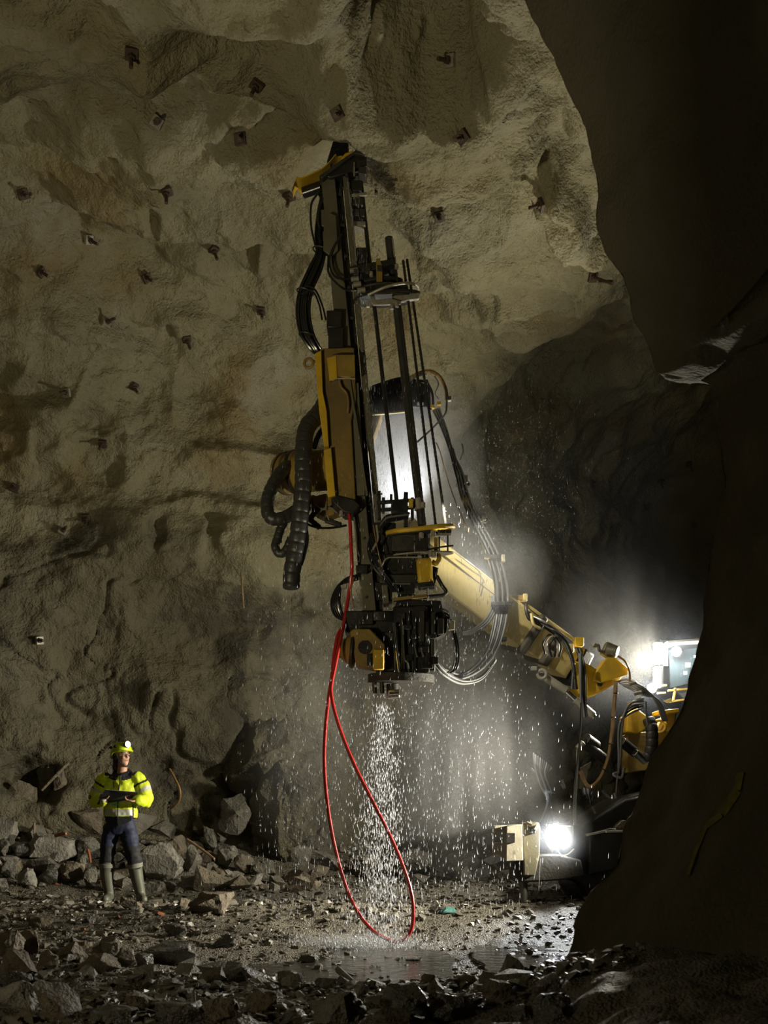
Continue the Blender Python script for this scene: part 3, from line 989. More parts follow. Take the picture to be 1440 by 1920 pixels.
hose('thin_hose', [(538, 982, 10.85), (528, 1000, 10.84), (526, 1018, 10.84)], 0.012)
hose('thin_hose', [(572, 985, 10.7), (576, 1010, 10.7), (570, 1040, 10.72), (564, 1060, 10.74)], 0.02)
hose('wrapped_hose', [(620, 790, 11.1), (600, 812, 11.0), (588, 840, 10.98)], 0.03, 'wrap', n=10)

# ---- clamp assembly between rail and column
for y, x0, x1 in ((940, 706, 772), (954, 708, 770)):
    MB().bar(P(x0, y + 3, 10.86), P(x1, y - 2, 10.86), 0.03, 0.05).build('clamp_bar', M['black_steel'], rig, 0.004)
for x0, x1, y0, y1 in ((733, 756, 940, 962), (716, 722, 934, 962), (731, 736, 928, 940), (757, 765, 924, 990), (770, 776, 934, 975), (708, 714, 922, 975)):
    MB().pbox(x0, x1, y0, y1, 10.86, 0.08).build('clamp_block', M['black_steel'], rig, 0.006)
MB().pprism([(755, 940), (759, 922), (764, 936), (764, 960), (756, 960)], 10.8, 0.05).build('clamp_tooth', M['black_steel'], rig)
MB().pbox(766, 774, 936, 952, 10.78, 0.03).build('yellow_tab', M['yellow'], rig, label='small yellow tab')
MB().bar(P(706, 927, 10.8), P(717, 926, 10.8), 0.012, 0.02).build('pin', M['black_steel'], rig)
for k in range(4):
    hose('clamp_hose', [(768 - k, 962 + k * 3, 10.8), (740, 964 + k * 4, 10.76), (724, 968 + k * 4, 10.74), (716 - k, 980 + k * 4, 10.74), (712 - k * 2, 1005, 10.76)], .011,
         'grey_hose' if k == 1 else 'rubber')

# ---- turret with yellow ring
MB().tube(catmull([P(725, 999, 10.86), P(745, 995, 10.72), P(785, 991, 10.66), P(822, 987, 10.68), P(845, 986, 10.78), P(849, 988, 10.92), P(838, 990, 11.06), P(805, 993, 11.12)], 7), 0.024, 12).build(
    'guard_ring', M['yellow'], rig, label='bright yellow tube hoop around the turret')
for x0, x1, y0, y1, c in ((779, 807, 996, 1003, 'black_steel'), (820, 846, 995, 1002, 'black_steel'), (735, 776, 1008, 1035, 'steel'), (778, 802, 1004, 1036, 'black_steel'),
                          (814, 821, 1008, 1040, 'dirty_yellow'), (822, 825, 1006, 1036, 'black_steel'), (838, 841, 1004, 1034, 'steel'), (803, 806, 1008, 1040, 'pale_steel')):
    MB().pbox(x0, x1, y0, y1, 10.82, 0.12 if x1 - x0 > 20 else 0.03).build('turret_block', M[c], rig, 0.005)
for y0, x0, x1 in ((1028, 804, 824), (1024, 824, 850), (1014, 770, 800)):
    MB().bar(P(x0, y0 + 2, 10.8), P(x1, y0 - 1, 10.8), 0.014, 0.02).build('stay_bar', M['black_steel'], rig)
flat_plate('turret_plate', 775, 1003, 10.86, 0.27, 0.13, 0.018, 'steel', tilt=0.05)
flat_plate('turret_plate', 790, 1040, 10.86, 0.33, 0.12, 0.016, 'pale_steel', tilt=0.06)
for x, y in ((793, 946), (790, 1003), (812, 1000), (808, 1036), (814, 1039)):
    MB().cyl(P(x, y + 6, 10.74), P(x, y - 4, 10.74), 0.026, n=10).build('pin', M['pale_steel'], rig, 0.003)
MB().pprism([(780, 1050), (808, 1047), (812, 1094), (784, 1098)], 10.78, 0.16).build('yellow_cylinder', M['yellow'], rig, 0.03, label='bright yellow rounded cylinder block')
MB().pprism([(783, 1096), (813, 1092), (815, 1102), (786, 1105)], 10.78, 0.16).build('cylinder_foot', M['black_steel'], rig, 0.006)
MB().tube(catmull([P(810, 1053, 10.8), P(818, 1057, 10.8), P(823, 1049, 10.82), P(822, 1040, 10.85), P(814, 1038, 10.9)], 5), 0.026, 10).build('elbow_pipe', M['yellow'], rig, label='bright yellow elbow pipe')
MB().pprism([(811, 1062), (822, 1066), (816, 1094), (812, 1094)], 10.82, 0.05).build('wedge_plate', M['black_steel'], rig)
MB().tube(catmull([P(819, 1080, 10.8), P(829, 1098, 10.78), P(836, 1108, 10.78), P(833, 1115, 10.78), P(815, 1118, 10.78), P(770, 1122, 10.76), P(738, 1125, 10.76)], 5), 0.02, 10).build('guard_bar', M['black_steel'], rig)
MB().bar(P(738, 1124, 10.73), P(800, 1117, 10.73), 0.03, 0.02).build('yellow_strip', M['dirty_yellow'], rig, label='worn yellow strip')
for k in range(3):
    MB().tube([P(800 + k * 1.3, 1103, 10.76), P(801 + k * 1.3, 1126, 10.76)], 0.005, 6).build('spring_coil', M['pale_steel'], rig)
for k in range(7):
    MB().torus(P(801.5, 1104 + k * 3.6, 10.76), Vector((0.1, 0, 1)), 0.012, 0.004, 12, 5).build('spring_coil', M['chrome'], rig)
# sledge behind the turret
for x0, x1, y0, y1, Y, d, c in ((718, 782, 1045, 1082, 10.95, .3, 'black_steel'), (700, 742, 985, 1045, 11.0, .25, 'black_steel'), (712, 785, 1082, 1098, 10.9, .28, 'steel'),
                                (690, 735, 1096, 1130, 11.05, .26, 'black_steel'), (745, 778, 1098, 1118, 10.95, .2, 'black_steel'), (668, 690, 1063, 1078, 10.92, .2, 'black_steel')):
    MB().pbox(x0, x1, y0, y1, Y, d).build('sledge_block', M[c], rig, 0.01)
hose('sledge_pipe', [(703, 1050, 10.74), (697, 1036, 10.72), (708, 1012, 10.72), (706, 985, 10.74)], .012, 'pale_steel')
hose('sledge_pipe', [(716, 1060, 10.72), (724, 1048, 10.7), (738, 1045, 10.7), (790, 1045, 10.7)], .008, 'pale_steel')
hose('sledge_pipe', [(700, 985, 10.72), (708, 1030, 10.7), (716, 1062, 10.7)], .006, 'brown_cable')
for k in range(3):
    hose('sledge_hose', [(696 + k * 3, 1000, 10.78), (690 + k * 4, 1030, 10.72), (700 + k * 6, 1062, 10.7), (722 + k * 5, 1090, 10.72), (738 + k * 4, 1110, 10.76)], .011)

# ---- lower drill unit
body = MB().pbox(737, 800, 1142, 1268, 10.92, 0.34).build('drill_body', M['black_steel'], rig, 0.02)
for x, y0, y1, w, c in ((752, 1150, 1262, 8, 'steel'), (764, 1146, 1210, 6, 'black_steel'), (772, 1158, 1262, 9, 'black_steel'), (786, 1146, 1204, 10, 'steel'), (797, 1166, 1262, 8, 'black_steel'),
                        (808, 1150, 1230, 8, 'steel'), (742, 1180, 1240, 5, 'olive_steel'), (820, 1160, 1190, 12, 'black_steel')):
    MB().pbox(x, x + w, y0, y1, 10.76, 0.07).build('body_rib', M[c], body, 0.008)
for x, y, w, h in ((756, 1172, 16, 9), (784, 1212, 20, 12), (800, 1190, 18, 8), (760, 1228, 14, 12), (790, 1246, 22, 8), (812, 1232, 10, 14), (745, 1256, 18, 7), (770, 1190, 10, 8)):
    MB().pbox(x, x + w, y, y + h, 10.73, 0.06).build('body_fitting', M['black_steel'], body, 0.006)
MB().pprism([(745, 1126), (826, 1130), (830, 1150), (838, 1160), (836, 1190), (818, 1200), (815, 1262), (740, 1262), (738, 1150)], 10.98, 0.24).build('motor_block', M['black_steel'], rig, 0.012)
MB().tube([P(738, 1168, 10.68), P(743, 1215, 10.67), P(749, 1264, 10.68)], 0.015, 10).build('chrome_rod', M['chrome'], rig, label='bright wet chrome rod')
for x, y0, y1 in ((757, 1160, 1240), (780, 1205, 1232), (792, 1215, 1232), (766, 1240, 1265)):
    MB().tube([P(x - 3, y0, 10.7), P(x + 2, y1, 10.7)], 0.011, 8).build('body_pipe', M['steel'], rig)
flat_plate('base_plate', 752, 1273, 10.9, 0.34, 0.24, 0.085, 'tar', tilt=-0.01)
flat_plate('drill_shoulder', 716, 1160, 10.9, 0.22, 0.16, 0.09, 'black_steel', tilt=0.0)
MB().pbox(648, 738, 1150, 1190, 10.95, 0.3).build('lower_bracket', M['black_steel'], rig, 0.012)
MB().pbox(705, 740, 1185, 1262, 10.98, 0.3).build('lower_bracket', M['steel'], rig, 0.012)
MB().pbox(672, 700, 1148, 1172, 10.78, 0.08).build('lower_valve', M['black_steel'], rig, 0.008)
yc = MB().pprism([(657, 1189), (664, 1183), (694, 1183), (716, 1206), (722, 1212), (722, 1258), (690, 1254), (668, 1250)], 10.80, 0.3).build('yellow_motor', M['dirty_yellow'], rig, 0.014, label='yellow motor housing with a cone at its left')
MB().disc_stack(P(634, 1216, 10.82), P(664, 1219, 10.80), [(0, .03), (.02, .09), (.25, .10), (1, .185)], 26).build('motor_cone', M['dirty_yellow'], yc)
MB().disc_stack(P(657, 1218, 10.80), P(662, 1218.5, 10.80), [(0, .178), (1, .19)], 26).build('motor_band', M['black_steel'], yc)
c = P(684, 1214, 10.655)
MB().cyl(c + Vector((0, .02, 0)), c + Vector((0, -0.02, 0)), 0.068, n=24).build('motor_port', M['black_steel'], yc)
MB().pbox(688, 696, 1226, 1248, 10.64, 0.03).build('motor_slot', M['black_steel'], yc)
MB().pbox(700, 720, 1218, 1256, 10.63, 0.04).build('motor_flange', M['yellow'], yc, 0.01)
MB().cyl(P(736, 1282, 10.82), P(738, 1308, 10.82), 0.065, n=16).build('water_nozzle', M['black_steel'], rig, 0.008)
MB().tube([P(728, 1303, 10.68), P(750, 1301, 10.66)], 0.05, 14).build('nozzle_elbow', M['chrome'], rig, 0.01, label='shiny wet pipe fitting')
for x in (702, 716):
    MB().cyl(P(x, 1278, 10.84), P(x + 1, 1300, 10.84), 0.024, n=10).build('nozzle_pin', M['steel'], rig)
for k in range(5):
    hose('side_loop_hose', [(672, 1078 + k * 2, 10.86), (650 - k * 3, 1084 + k * 3, 10.82), (630 - k * 2 + k * 4, 1104, 10.8), (621 + k * 4, 1130, 10.8), (628 + k * 4, 1154, 10.82), (650 + k * 2, 1164, 10.86), (672, 1160, 10.9)], .011)
hose('side_loop_hose', [(664, 1082, 10.78), (658, 1110, 10.76), (664, 1140, 10.8)], .008, 'brown_cable')
for k in range(3):
    hose('drill_hose', [(826, 1140 + k * 6, 10.9), (842, 1150 + k * 5, 10.88), (846 + k * 3, 1180, 10.86), (852 + k * 4, 1215, 10.86), (850 + k * 4, 1250, 10.88), (838 + k * 3, 1262, 10.9)], .010, 'rubber' if k else 'grey_hose')
MB().pbox(840, 852, 1164, 1182, 10.86, 0.06).build('hose_block', M['pale_steel'], rig, 0.006)
for k in range(4):
    hose('drill_hose', [(812, 1218 + k * 9, 10.92), (824 + k, 1244 + k * 6, 10.95), (846 + k * 2, 1266 + k * 4, 11.1), (875, 1276 + k * 2, 11.3), (905, 1266 + k * 2, 11.5), (930, 1235 + k, 11.7)], .011, 'grey_hose' if k % 2 else 'rubber')

# ---- rear head of the boom
bh = MB().pprism([(694, 736), (735, 722), (765, 716), (806, 738), (806, 776), (766, 774), (698, 778)], 11.9, 0.4).build('boom_head', M['black_steel'], rig, 0.015)
MB().bar(P(698, 777, 11.68), P(768, 771, 11.68), 0.02, 0.03).build('yellow_lip', M['cream'], bh)
MB().pprism([(700, 760), (764, 752), (764, 772), (700, 776)], 11.68, 0.05).build('head_plate', M['rust'], bh, 0.004)
for x, y in ((730, 735), (744, 728), (752, 742), (788, 752)):
    MB().pbox(x - 7, x + 7, y - 6, y + 6, 11.66, 0.1).build('valve_block', M['black_steel'], rig, 0.01)
for x, y in ((823, 757), (811, 763)):
    MB().pbox(x - 4, x + 4, y - 3, y + 3, 11.7, 0.05).build('yellow_tab', M['yellow'], rig, 0.004, label='small yellow tab')
MB().pbox(838, 846, 744, 752, 11.7, 0.06).build('hose_block', M['pale_steel'], rig, 0.006)
hose('arch_hose', [(765, 712, 11.7), (785, 700, 11.68), (806, 696, 11.68), (824, 706, 11.7), (836, 730, 11.72), (838, 752, 11.72)], .02, 'brown_cable')
hose('arch_hose', [(768, 722, 11.7), (785, 714, 11.66), (800, 718, 11.66), (810, 736, 11.68), (812, 760, 11.7)], .014)
hose('arch_hose', [(755, 725, 11.66), (780, 706, 11.64), (800, 702, 11.64)], .012, 'grey_hose')
hose('arch_hose', [(838, 752, 11.7), (836, 772, 11.68), (828, 785, 11.66), (806, 808, 11.6), (782, 829, 11.5)], .012, 'grey_hose')
hose('arch_hose', [(815, 705, 11.7), (822, 720, 11.68), (816, 738, 11.68), (822, 748, 11.7)], .007, 'grey_hose')
hose('arch_hose', [(700, 740, 11.8), (720, 736, 11.75), (740, 722, 11.72), (752, 712, 11.7)], .016)
hose('arch_hose', [(800, 712, 11.72), (806, 730, 11.7), (800, 748, 11.7), (808, 768, 11.7)], .012)
MB().bar(P(700, 752, 12.05), P(655, 880, 11.6), 0.3, 0.3).build('boom_wrist', M['dirty_yellow'], rig, 0.02)

# ---- boom
boom = MB().bar(P(740, 1000, 11.75), P(985, 1190, 12.6), 0.44, 0.42).build('boom', M['cream'], rig, 0.03, label='pale yellow box boom')
MB().bar(P(800, 1012, 11.62), P(975, 1150, 12.3), 0.03, 0.03).build('boom_weld', M['cream'], boom)
MB().bar(P(976, 1181, 12.55), P(988, 1191, 12.6), 0.52, 0.5).build('boom_collar', M['muddy'], boom, 0.03)
MB().bar(P(985, 1190, 12.6), P(1062, 1246, 12.9), 0.36, 0.34).build('boom_extension', M['cream'], rig, 0.02)
MB().bar(P(1012, 1208, 12.65), P(1022, 1216, 12.72), 0.42, 0.40).build('extension_collar', M['muddy'], rig, 0.02)
MB().bar(P(1062, 1243, 12.9), P(1080, 1255, 13.0), 0.46, 0.42).build('boom_joint', M['black_steel'], rig, 0.03)
for a, b, r, c in (((1010, 1262), (1062, 1296), .05, 'pale_steel'), ((1062, 1296), (1115, 1345), .035, 'chrome'), ((1078, 1312), (1113, 1342), .048, 'pale_steel')):
    MB().cyl(P(*a, 12.5), P(*b, 12.5), r).build('lift_cylinder', M[c], rig, 0.006)
MB().torus(P(1016, 1264, 12.4), Vector((0.1, 1, 0.1)), 0.05, 0.02, 18, 8).build('cylinder_eye', M['pale_steel'], rig)
MB().pbox(995, 1006, 1250, 1258, 12.4, 0.1).build('cylinder_pin', M['pale_steel'], rig, 0.006)
knuckle = MB().pprism([(1070, 1242), (1100, 1250), (1118, 1262), (1160, 1272), (1150, 1284), (1122, 1300), (1098, 1311), (1080, 1304), (1072, 1290)], 12.85, 0.4).build('boom_knuckle', M['yellow'], rig, 0.02)
MB().pprism([(1112, 1262), (1133, 1236), (1148, 1236), (1173, 1257), (1171, 1268), (1120, 1284), (1110, 1278)], 12.7, 0.34).build('knuckle_plate', M['yellow'], rig, 0.01)
c = P(1124, 1283, 12.6)
MB().cyl(c, c + Vector((0, -0.06, 0)), 0.03, n=14).build('pivot_pin', M['steel'], knuckle, 0.006)
MB().bar(P(990, 1136, 12.3), P(1085, 1206, 12.75), 0.035, 0.035).build('boom_pipe', M['cream'], rig, 0.004)
MB().bar(P(985, 1150, 12.3), P(1070, 1212, 12.7), 0.02, 0.02).build('boom_pipe', M['steel'], rig)
MB().pbox(958, 988, 1117, 1127, 12.3, 0.1).build('hose_bracket', M['dirty_yellow'], rig, 0.008)
MB().pbox(980, 988, 1114, 1128, 12.25, 0.1).build('hose_bracket', M['cream'], rig, 0.01)
MB().pbox(1076, 1093, 1196, 1213, 12.7, 0.14).build('hose_bracket', M['yellow'], rig, 0.012)
MB().pbox(1064, 1075, 1208, 1224, 12.6, 0.1).build('hose_bracket', M['cream'], rig, 0.01)
hose('joint_hose', [(988, 1120, 12.3), (986, 1140, 12.25), (992, 1160, 12.25), (1003, 1162, 12.3), (1006, 1180, 12.35)], .02, 'black_steel')
hose('joint_hose', [(996, 1150, 12.2), (1000, 1170, 12.2), (1012, 1178, 12.25)], .018, 'cream')
for k in range(6):
    hose('joint_hose', [(1000 + k * 5, 1156 + k * 4, 12.3), (1024 + k * 4, 1168 + k * 4, 12.25), (1048 + k * 3, 1190 + k * 3, 12.3), (1066 + k * 2, 1222 + k * 4, 12.35), (1074 + k, 1256 + k * 3, 12.4), (1072 + k * 2, 1292, 12.45)], .013,
         'grey_hose' if k % 3 == 0 else 'rubber')
for k in range(3):
    hose('joint_hose', [(1022 + k * 6, 1226 + k * 3, 12.35), (1018 + k * 6, 1206 + k * 2, 12.3), (1030 + k * 6, 1190 + k * 3, 12.3), (1042 + k * 5, 1206 + k * 3, 12.35), (1040 + k * 4, 1232, 12.4)], .012, 'pale_steel' if k == 1 else 'rubber')
for k in range(3):
    hose('swivel_hose', [(1080 + k * 3, 1216, 12.5), (1088 + k * 3, 1240, 12.4), (1094 + k * 2, 1275, 12.3), (1092 + k * 3, 1310, 12.3), (1096 + k * 2, 1345, 12.3)], .013, 'grey_hose' if k != 1 else 'rubber')
# scanner on the knuckle
MB().cyl(P(1138, 1218, 12.6), P(1158, 1222, 12.55), 0.07, n=18).build('knuckle_motor', M['olive_steel'], rig, 0.012)
MB().pprism([(1126, 1226), (1136, 1204), (1156, 1212), (1150, 1240), (1142, 1236)], 12.66, 0.14).build('motor_mount', M['olive_steel'], rig, 0.014)
MB().tube(catmull([P(1134, 1222, 12.6), P(1124, 1220, 12.58), P(1122, 1210, 12.56), P(1113, 1212, 12.56), P(1116, 1206, 12.56)], 4), .018, 8).build('mount_hook', M['olive_steel'], rig)
hose('motor_cable', [(1158, 1230, 12.5), (1172, 1240, 12.48), (1180, 1258, 12.48), (1181, 1278, 12.5)], .013, 'brown_cable')

# ---- hoses over the boom
for k in range(6):
    o = (k - 2.5)
    hose('boom_hose', [(818 + o * 2, 770 - k, 11.75), (832 + o * 2, 800 + k, 11.65), (846 + o * 2, 838 + k * 3, 11.6), (860 + o * 2.6, 885, 11.6), (872 + o * 3, 930, 11.65), (892 + o * 3.4, 975, 11.75), (922 + o * 4, 1035, 11.9), (938 + o * 4.4, 1090, 12.0), (940 + o * 4.6, 1135, 12.05),
                       (934 + o * 4.4, 1180, 12.0), (920 + o * 4, 1222, 11.9), (893 + o * 3, 1254 + o, 11.7), (862, 1268 + o * 2, 11.4), (832, 1258 + o * 2, 11.1)],
         .0125, 'grey_hose' if k % 2 else 'rubber')
for x, y, w, a in ((868, 908, 26, .28), (898, 975, 30, .3), (925, 1045, 34, .3), (941, 1133, 40, 0), (932, 1200, 36, -.25)):
    d = Vector((math.cos(a), 0, -math.sin(a) * .4))
    q = P(x, y, 11.78 + (y - 900) * .0008)
    MB().bar(q - d * (w / F * 6), q + d * (w / F * 6), 0.045, 0.1).build('hose_clamp', M['black_steel'], rig, 0.006)
for x, y in ((872, 900), (906, 970), (942, 1048)):
    MB().pbox(x - 2, x + 5, y - 8, y + 6, 11.72, 0.06).build('clamp_end', M['galv'], rig, 0.006)
for k in range(3):
    hose('boom_hose', [(922 + k * 3, 1118, 12.1), (922 + k * 4, 1140, 12.05), (908 + k * 4, 1164 + k * 2, 12.0), (884 + k * 2, 1182 + k * 2, 11.95), (868, 1186 + k * 2, 11.95)], .013, 'grey_hose')
hose('stray_hose', [(866, 833, 11.6), (868, 848, 11.58), (863, 862, 11.6)], .012, 'grey_hose')
hose('stray_hose', [(818, 830, 11.6), (826, 850, 11.6), (834, 880, 11.65), (850, 930, 11.7), (880, 1000, 11.8)], .007, 'brown_cable')
hose('stray_hose', [(850, 840, 11.6), (856, 865, 11.6), (862, 890, 11.62)], .007, 'brown_cable')
hose('stray_wire', [(852, 1035, 11.7), (878, 1055, 11.8), (900, 1075, 11.9), (899, 1110, 12.0)], .006, 'pale_steel')

# ---- hanging hoses and hydraulics at the boom foot
for k in range(3):
    hose('hanging_hose', [(1086 + k * 2, 1225, 12.3), (1088 + k, 1290, 12.25), (1091 - k, 1350, 12.2), (1086, 1400, 12.2), (1082 - k * 2, 1470, 12.2), (1079 - k * 2, 1540, 12.2), (1081 - k, 1585, 12.2), (1092, 1606 - k * 3, 12.2),
                          (1115 - k * 4, 1600 - k * 4, 12.25), (1132 - k * 4, 1572, 12.35), (1140, 1545, 12.4)], .012, 'grey_hose' if k < 2 else 'rubber')
hose('tied_cable', [(1155, 1277, 12.5), (1152, 1320, 12.45), (1148, 1370, 12.4), (1141, 1420, 12.35), (1126, 1458, 12.3), (1108, 1476, 12.28), (1096, 1466, 12.28), (1088, 1446, 12.3)], .024, 'brown_cable', label='brown cable tied with black bands', ribs=.0)
for x, y in ((1154, 1300), (1150, 1345), (1145, 1395), (1133, 1444), (1116, 1471)):
    MB().torus(P(x, y, 12.4 if y < 1380 else 12.31), Vector((0.15 if y < 1400 else .8, 0, 1)), .025, .006, 14, 6).build('cable_tie', M['rubber'], rig)
for k in range(5):
    hose('manifold_hose', [(1158 + k * 3, 1278 + k * 2, 12.6), (1175 + k * 3, 1274 + k * 5, 12.55), (1195 + k * 2, 1282 + k * 5, 12.5), (1215 + k * 3, 1296 + k * 3, 12.5), (1232 + k * 2, 1320, 12.5), (1243 + k * 2, 1352, 12.55)], .013, 'grey_hose')
for k in range(4):
    hose('manifold_hose', [(1206, 1316 + k * 4, 12.4), (1185, 1318 + k * 6, 12.36), (1172 - k * 2, 1335 + k * 5, 12.34), (1166 - k * 2, 1370, 12.34), (1163 - k, 1420, 12.34), (1160, 1450, 12.36)], .013, 'grey_hose' if k != 2 else 'rubber')
for x, y in ((1186, 1282), (1196, 1300), (1184, 1318), (1200, 1312), (1190, 1326)):
    MB().tube([P(x - 7, y + 2, 12.4), P(x + 7, y - 2, 12.4)], .022, 8).build('hose_coupling', M['pale_steel'], rig, 0.004)
hose('manifold_hose', [(1211, 1316, 12.36), (1212, 1340, 12.35), (1215, 1360, 12.36)], .012, 'grey_hose')
hose('wrapped_hose', [(1216, 1348, 12.6), (1222, 1368, 12.55), (1222, 1400, 12.55), (1214, 1425, 12.6)], .075, 'wrap', n=14, ribs=.10, pitch=.085, label='ribbed grey-black hose')
MB().pprism([(1168, 1345), (1186, 1330), (1206, 1345), (1206, 1368), (1190, 1378), (1168, 1374)], 12.9, 0.4).build('valve_cover', M['yellow'], rig, 0.015)
MB().pprism([(1170, 1378), (1230, 1370), (1250, 1330), (1262, 1340), (1250, 1440), (1170, 1450)], 13.1, 0.3).build('carrier_plate', M['dirty_yellow'], rig, 0.015)
MB().torus(P(1236, 1362, 12.8), Vector((0.2, 1, 0)), .075, .02, 20, 8).build('lifting_eye', M['yellow'], rig)
MB().bar(P(1228, 1338, 13.0), P(1268, 1334, 13.0), .05, .3).build('carrier_edge', M['yellow'], rig, 0.01)
for a, b, r, c in (((1092, 1392), (1140, 1428), .06, 'black_steel'), ((1165, 1390), (1192, 1412), .06, 'black_steel'), ((1190, 1410), (1210, 1428), .045, 'chrome'), ((1098, 1385), (1118, 1400), .07, 'steel')):
    MB().cyl(P(*a, 12.5), P(*b, 12.6), r).build('slew_cylinder', M[c], rig, 0.008)
MB().bar(P(1082, 1480, 12.4), P(1083, 1400, 12.4), .03, .03).build('riser_pipe', M['pale_steel'], rig, 0.004)
MB().cyl(P(1082, 1404, 12.35), P(1094, 1392, 12.35), .035).build('pipe_elbow', M['pale_steel'], rig, .008)
MB().pprism([(1088, 1440), (1108, 1428), (1106, 1440), (1092, 1480), (1086, 1478)], 12.6, .03).build('guide_plate', M['olive_steel'], rig)
for pts in ([(1160, 1448, 12.3), (1150, 1452, 12.3), (1165, 1458, 12.28), (1170, 1440, 12.3)], [(1130, 1482, 12.4), (1140, 1494, 12.36), (1154, 1498, 12.36), (1152, 1488, 12.4)],
            [(1112, 1512, 12.4), (1118, 1528, 12.38), (1130, 1534, 12.4)], [(1052, 1470, 12.3), (1058, 1478, 12.28), (1054, 1462, 12.3)]):
    hose('loose_hose', pts, .016, 'grey_hose')
MB().bar(P(1154, 1495, 12.4), P(1158, 1450, 12.4), .012, .012).build('loose_rod', M['pale_steel'], rig)
for k in range(9):
    hose('carrier_hose', [(1000 + k * 4, 1412 + k * 3, 12.3), (1003 + k * 3, 1440 + k * 2, 12.22), (1012 + k * 3.4, 1470 + k * 2, 12.2), (1026 + k, 1500 - k, 12.24), (1018 + k * 2, 1530 - k * 2, 12.3), (1010 + k * 3, 1545, 12.36)], .012,
         'grey_hose' if k % 3 == 0 else 'rubber')
hose('carrier_hose', [(996, 1441, 12.4), (1006, 1450, 12.36), (1024, 1448, 12.36), (1034, 1440, 12.4)], .014, 'grey_hose')
for k in range(5):
    hose('carrier_hose', [(1092 + k * 3, 1478, 12.4), (1094 + k * 3, 1490, 12.3), (1102 + k * 2, 1492 + k * 4, 12.3), (1110, 1480 + k * 4, 12.36)], .012, 'grey_hose' if k % 2 else 'rubber')

# ---- carrier
frame = MB().pprism([(958, 1618), (975, 1606), (1012, 1600), (1040, 1600), (1082, 1610), (1088, 1640), (1040, 1648), (1008, 1650), (960, 1652)], 11.75, 0.5).build('front_frame', M['tar'], rig, 0.02)
MB().pprism([(1038, 1545), (1076, 1545), (1150, 1500), (1230, 1480), (1260, 1560), (1200, 1640), (1128, 1680), (1092, 1690), (1070, 1650), (1040, 1640)], 12.6, 1.2).build('carrier_body', M['black_steel'], rig, 0.03)
MB().pprism([(1100, 1565), (1140, 1552), (1176, 1556), (1170, 1600), (1150, 1630), (1100, 1640)], 11.95, 0.25).build('fender', M['black_steel'], rig, 0.02)
MB().bar(P(1098, 1566, 11.8), P(1136, 1558, 11.8), .02, .1).build('fender_edge', M['pale_steel'], rig)
MB().bar(P(1134, 1559, 11.8), P(1176, 1558, 11.8), .02, .2).build('fender_edge', M['pale_steel'], rig)
MB().pprism([(1142, 1557), (1160, 1539), (1166, 1537), (1176, 1545), (1178, 1557)], 12.0, .3).build('mud_heap', M['stone_brown'], rig, 0.01, label='brown heap of dirt on the fender')
whl = MB().disc_stack(P(1122, 1625, 12.9), P(1122, 1625, 12.3), [(0, .28), (.08, .46), (.3, .5), (.7, .5), (.92, .46), (1, .28)], 36).build('wheel', M['rubber'], rig)
MB().disc_stack(P(1122, 1625, 12.32), P(1122, 1625, 12.26), [(0, .26), (1, .22)], 28).build('hub', M['black_steel'], whl)
br = MB().pprism([(947, 1548), (976, 1545), (978, 1612), (946, 1614)], 11.5, 0.28).build('steel_bracket', M['pale_steel'], rig, 0.008, label='pale square steel bracket with a window')
MB().pprism([(925, 1548), (948, 1547), (948, 1562), (925, 1563)], 11.5, .2).build('bracket_jaw', M['pale_steel'], br, 0.005)
MB().pprism([(925, 1580), (948, 1580), (948, 1610), (925, 1600)], 11.5, .2).build('bracket_jaw', M['pale_steel'], br, 0.005)
MB().pbox(950, 965, 1562, 1580, 11.35, .03).build('bracket_window', M['black_steel'], br)
MB().pprism([(976, 1543), (1006, 1541), (1009, 1550), (1008, 1600), (1000, 1640), (979, 1640)], 11.6, 0.32).build('jack_housing', M['olive_steel'], rig, 0.012)
MB().pbox(991, 1004, 1552, 1563, 11.43, .05).build('jack_lug', M['black_steel'], rig, .008)
hose('jack_hose', [(988, 1543, 11.45), (996, 1547, 11.42), (1006, 1546, 11.42), (1002, 1556, 11.4)], .022, 'olive_steel')
MB().cyl(P(981, 1640, 11.6), P(981, 1697, 11.6), .045).build('jack_leg', M['steel'], rig, .004)
MB().cyl(P(981, 1694, 11.6), P(981, 1702, 11.6), .09).build('jack_foot', M['black_steel'], rig, .006)
# front lamp
lb = MB().pprism([(1038, 1549), (1072, 1548), (1073, 1580), (1038, 1584)], 11.8, .2).build('lamp_box', M['black_steel'], rig, .008)
c = P(1048, 1562, 11.66)
MB().cyl(c + Vector((0, .05, 0)), c, .062, n=24).build('lamp_lens', M['lamp_white'], lb, label='glaring white lamp lens')
spot('front_lamp_light', c + Vector((0, -.03, 0)), P(940, 1760, 9.5), 190, (.88, .94, 1.0), 130, .8, .04)
MB().tube([P(1038.5, 1549, 11.66), P(1070, 1549, 11.66)], .006, 6).build('lamp_rim', M['pale_steel'], lb)
MB().tube([P(1038.5, 1549, 11.66), P(1038.5, 1575, 11.66)], .007, 6).build('lamp_rim', M['pale_steel'], lb)
MB().torus(P(1031, 1578, 11.6), Vector((0, 1, 0)), .036, .013, 20, 8).build('tow_eye', M['pale_steel'], rig)
MB().pprism([(1026, 1586), (1037, 1586), (1036, 1600)], 11.62, .03).build('tow_plate', M['pale_steel'], rig)
MB().bar(P(1044, 1587, 11.62), P(1072, 1578, 11.62), .02, .02).build('lamp_bar', M['pale_steel'], rig)
hose('lamp_cable', [(1038, 1572, 11.6), (1043, 1590, 11.58), (1052, 1603, 11.58), (1064, 1602, 11.6), (1076, 1592, 11.64)], .008, 'pale_steel')
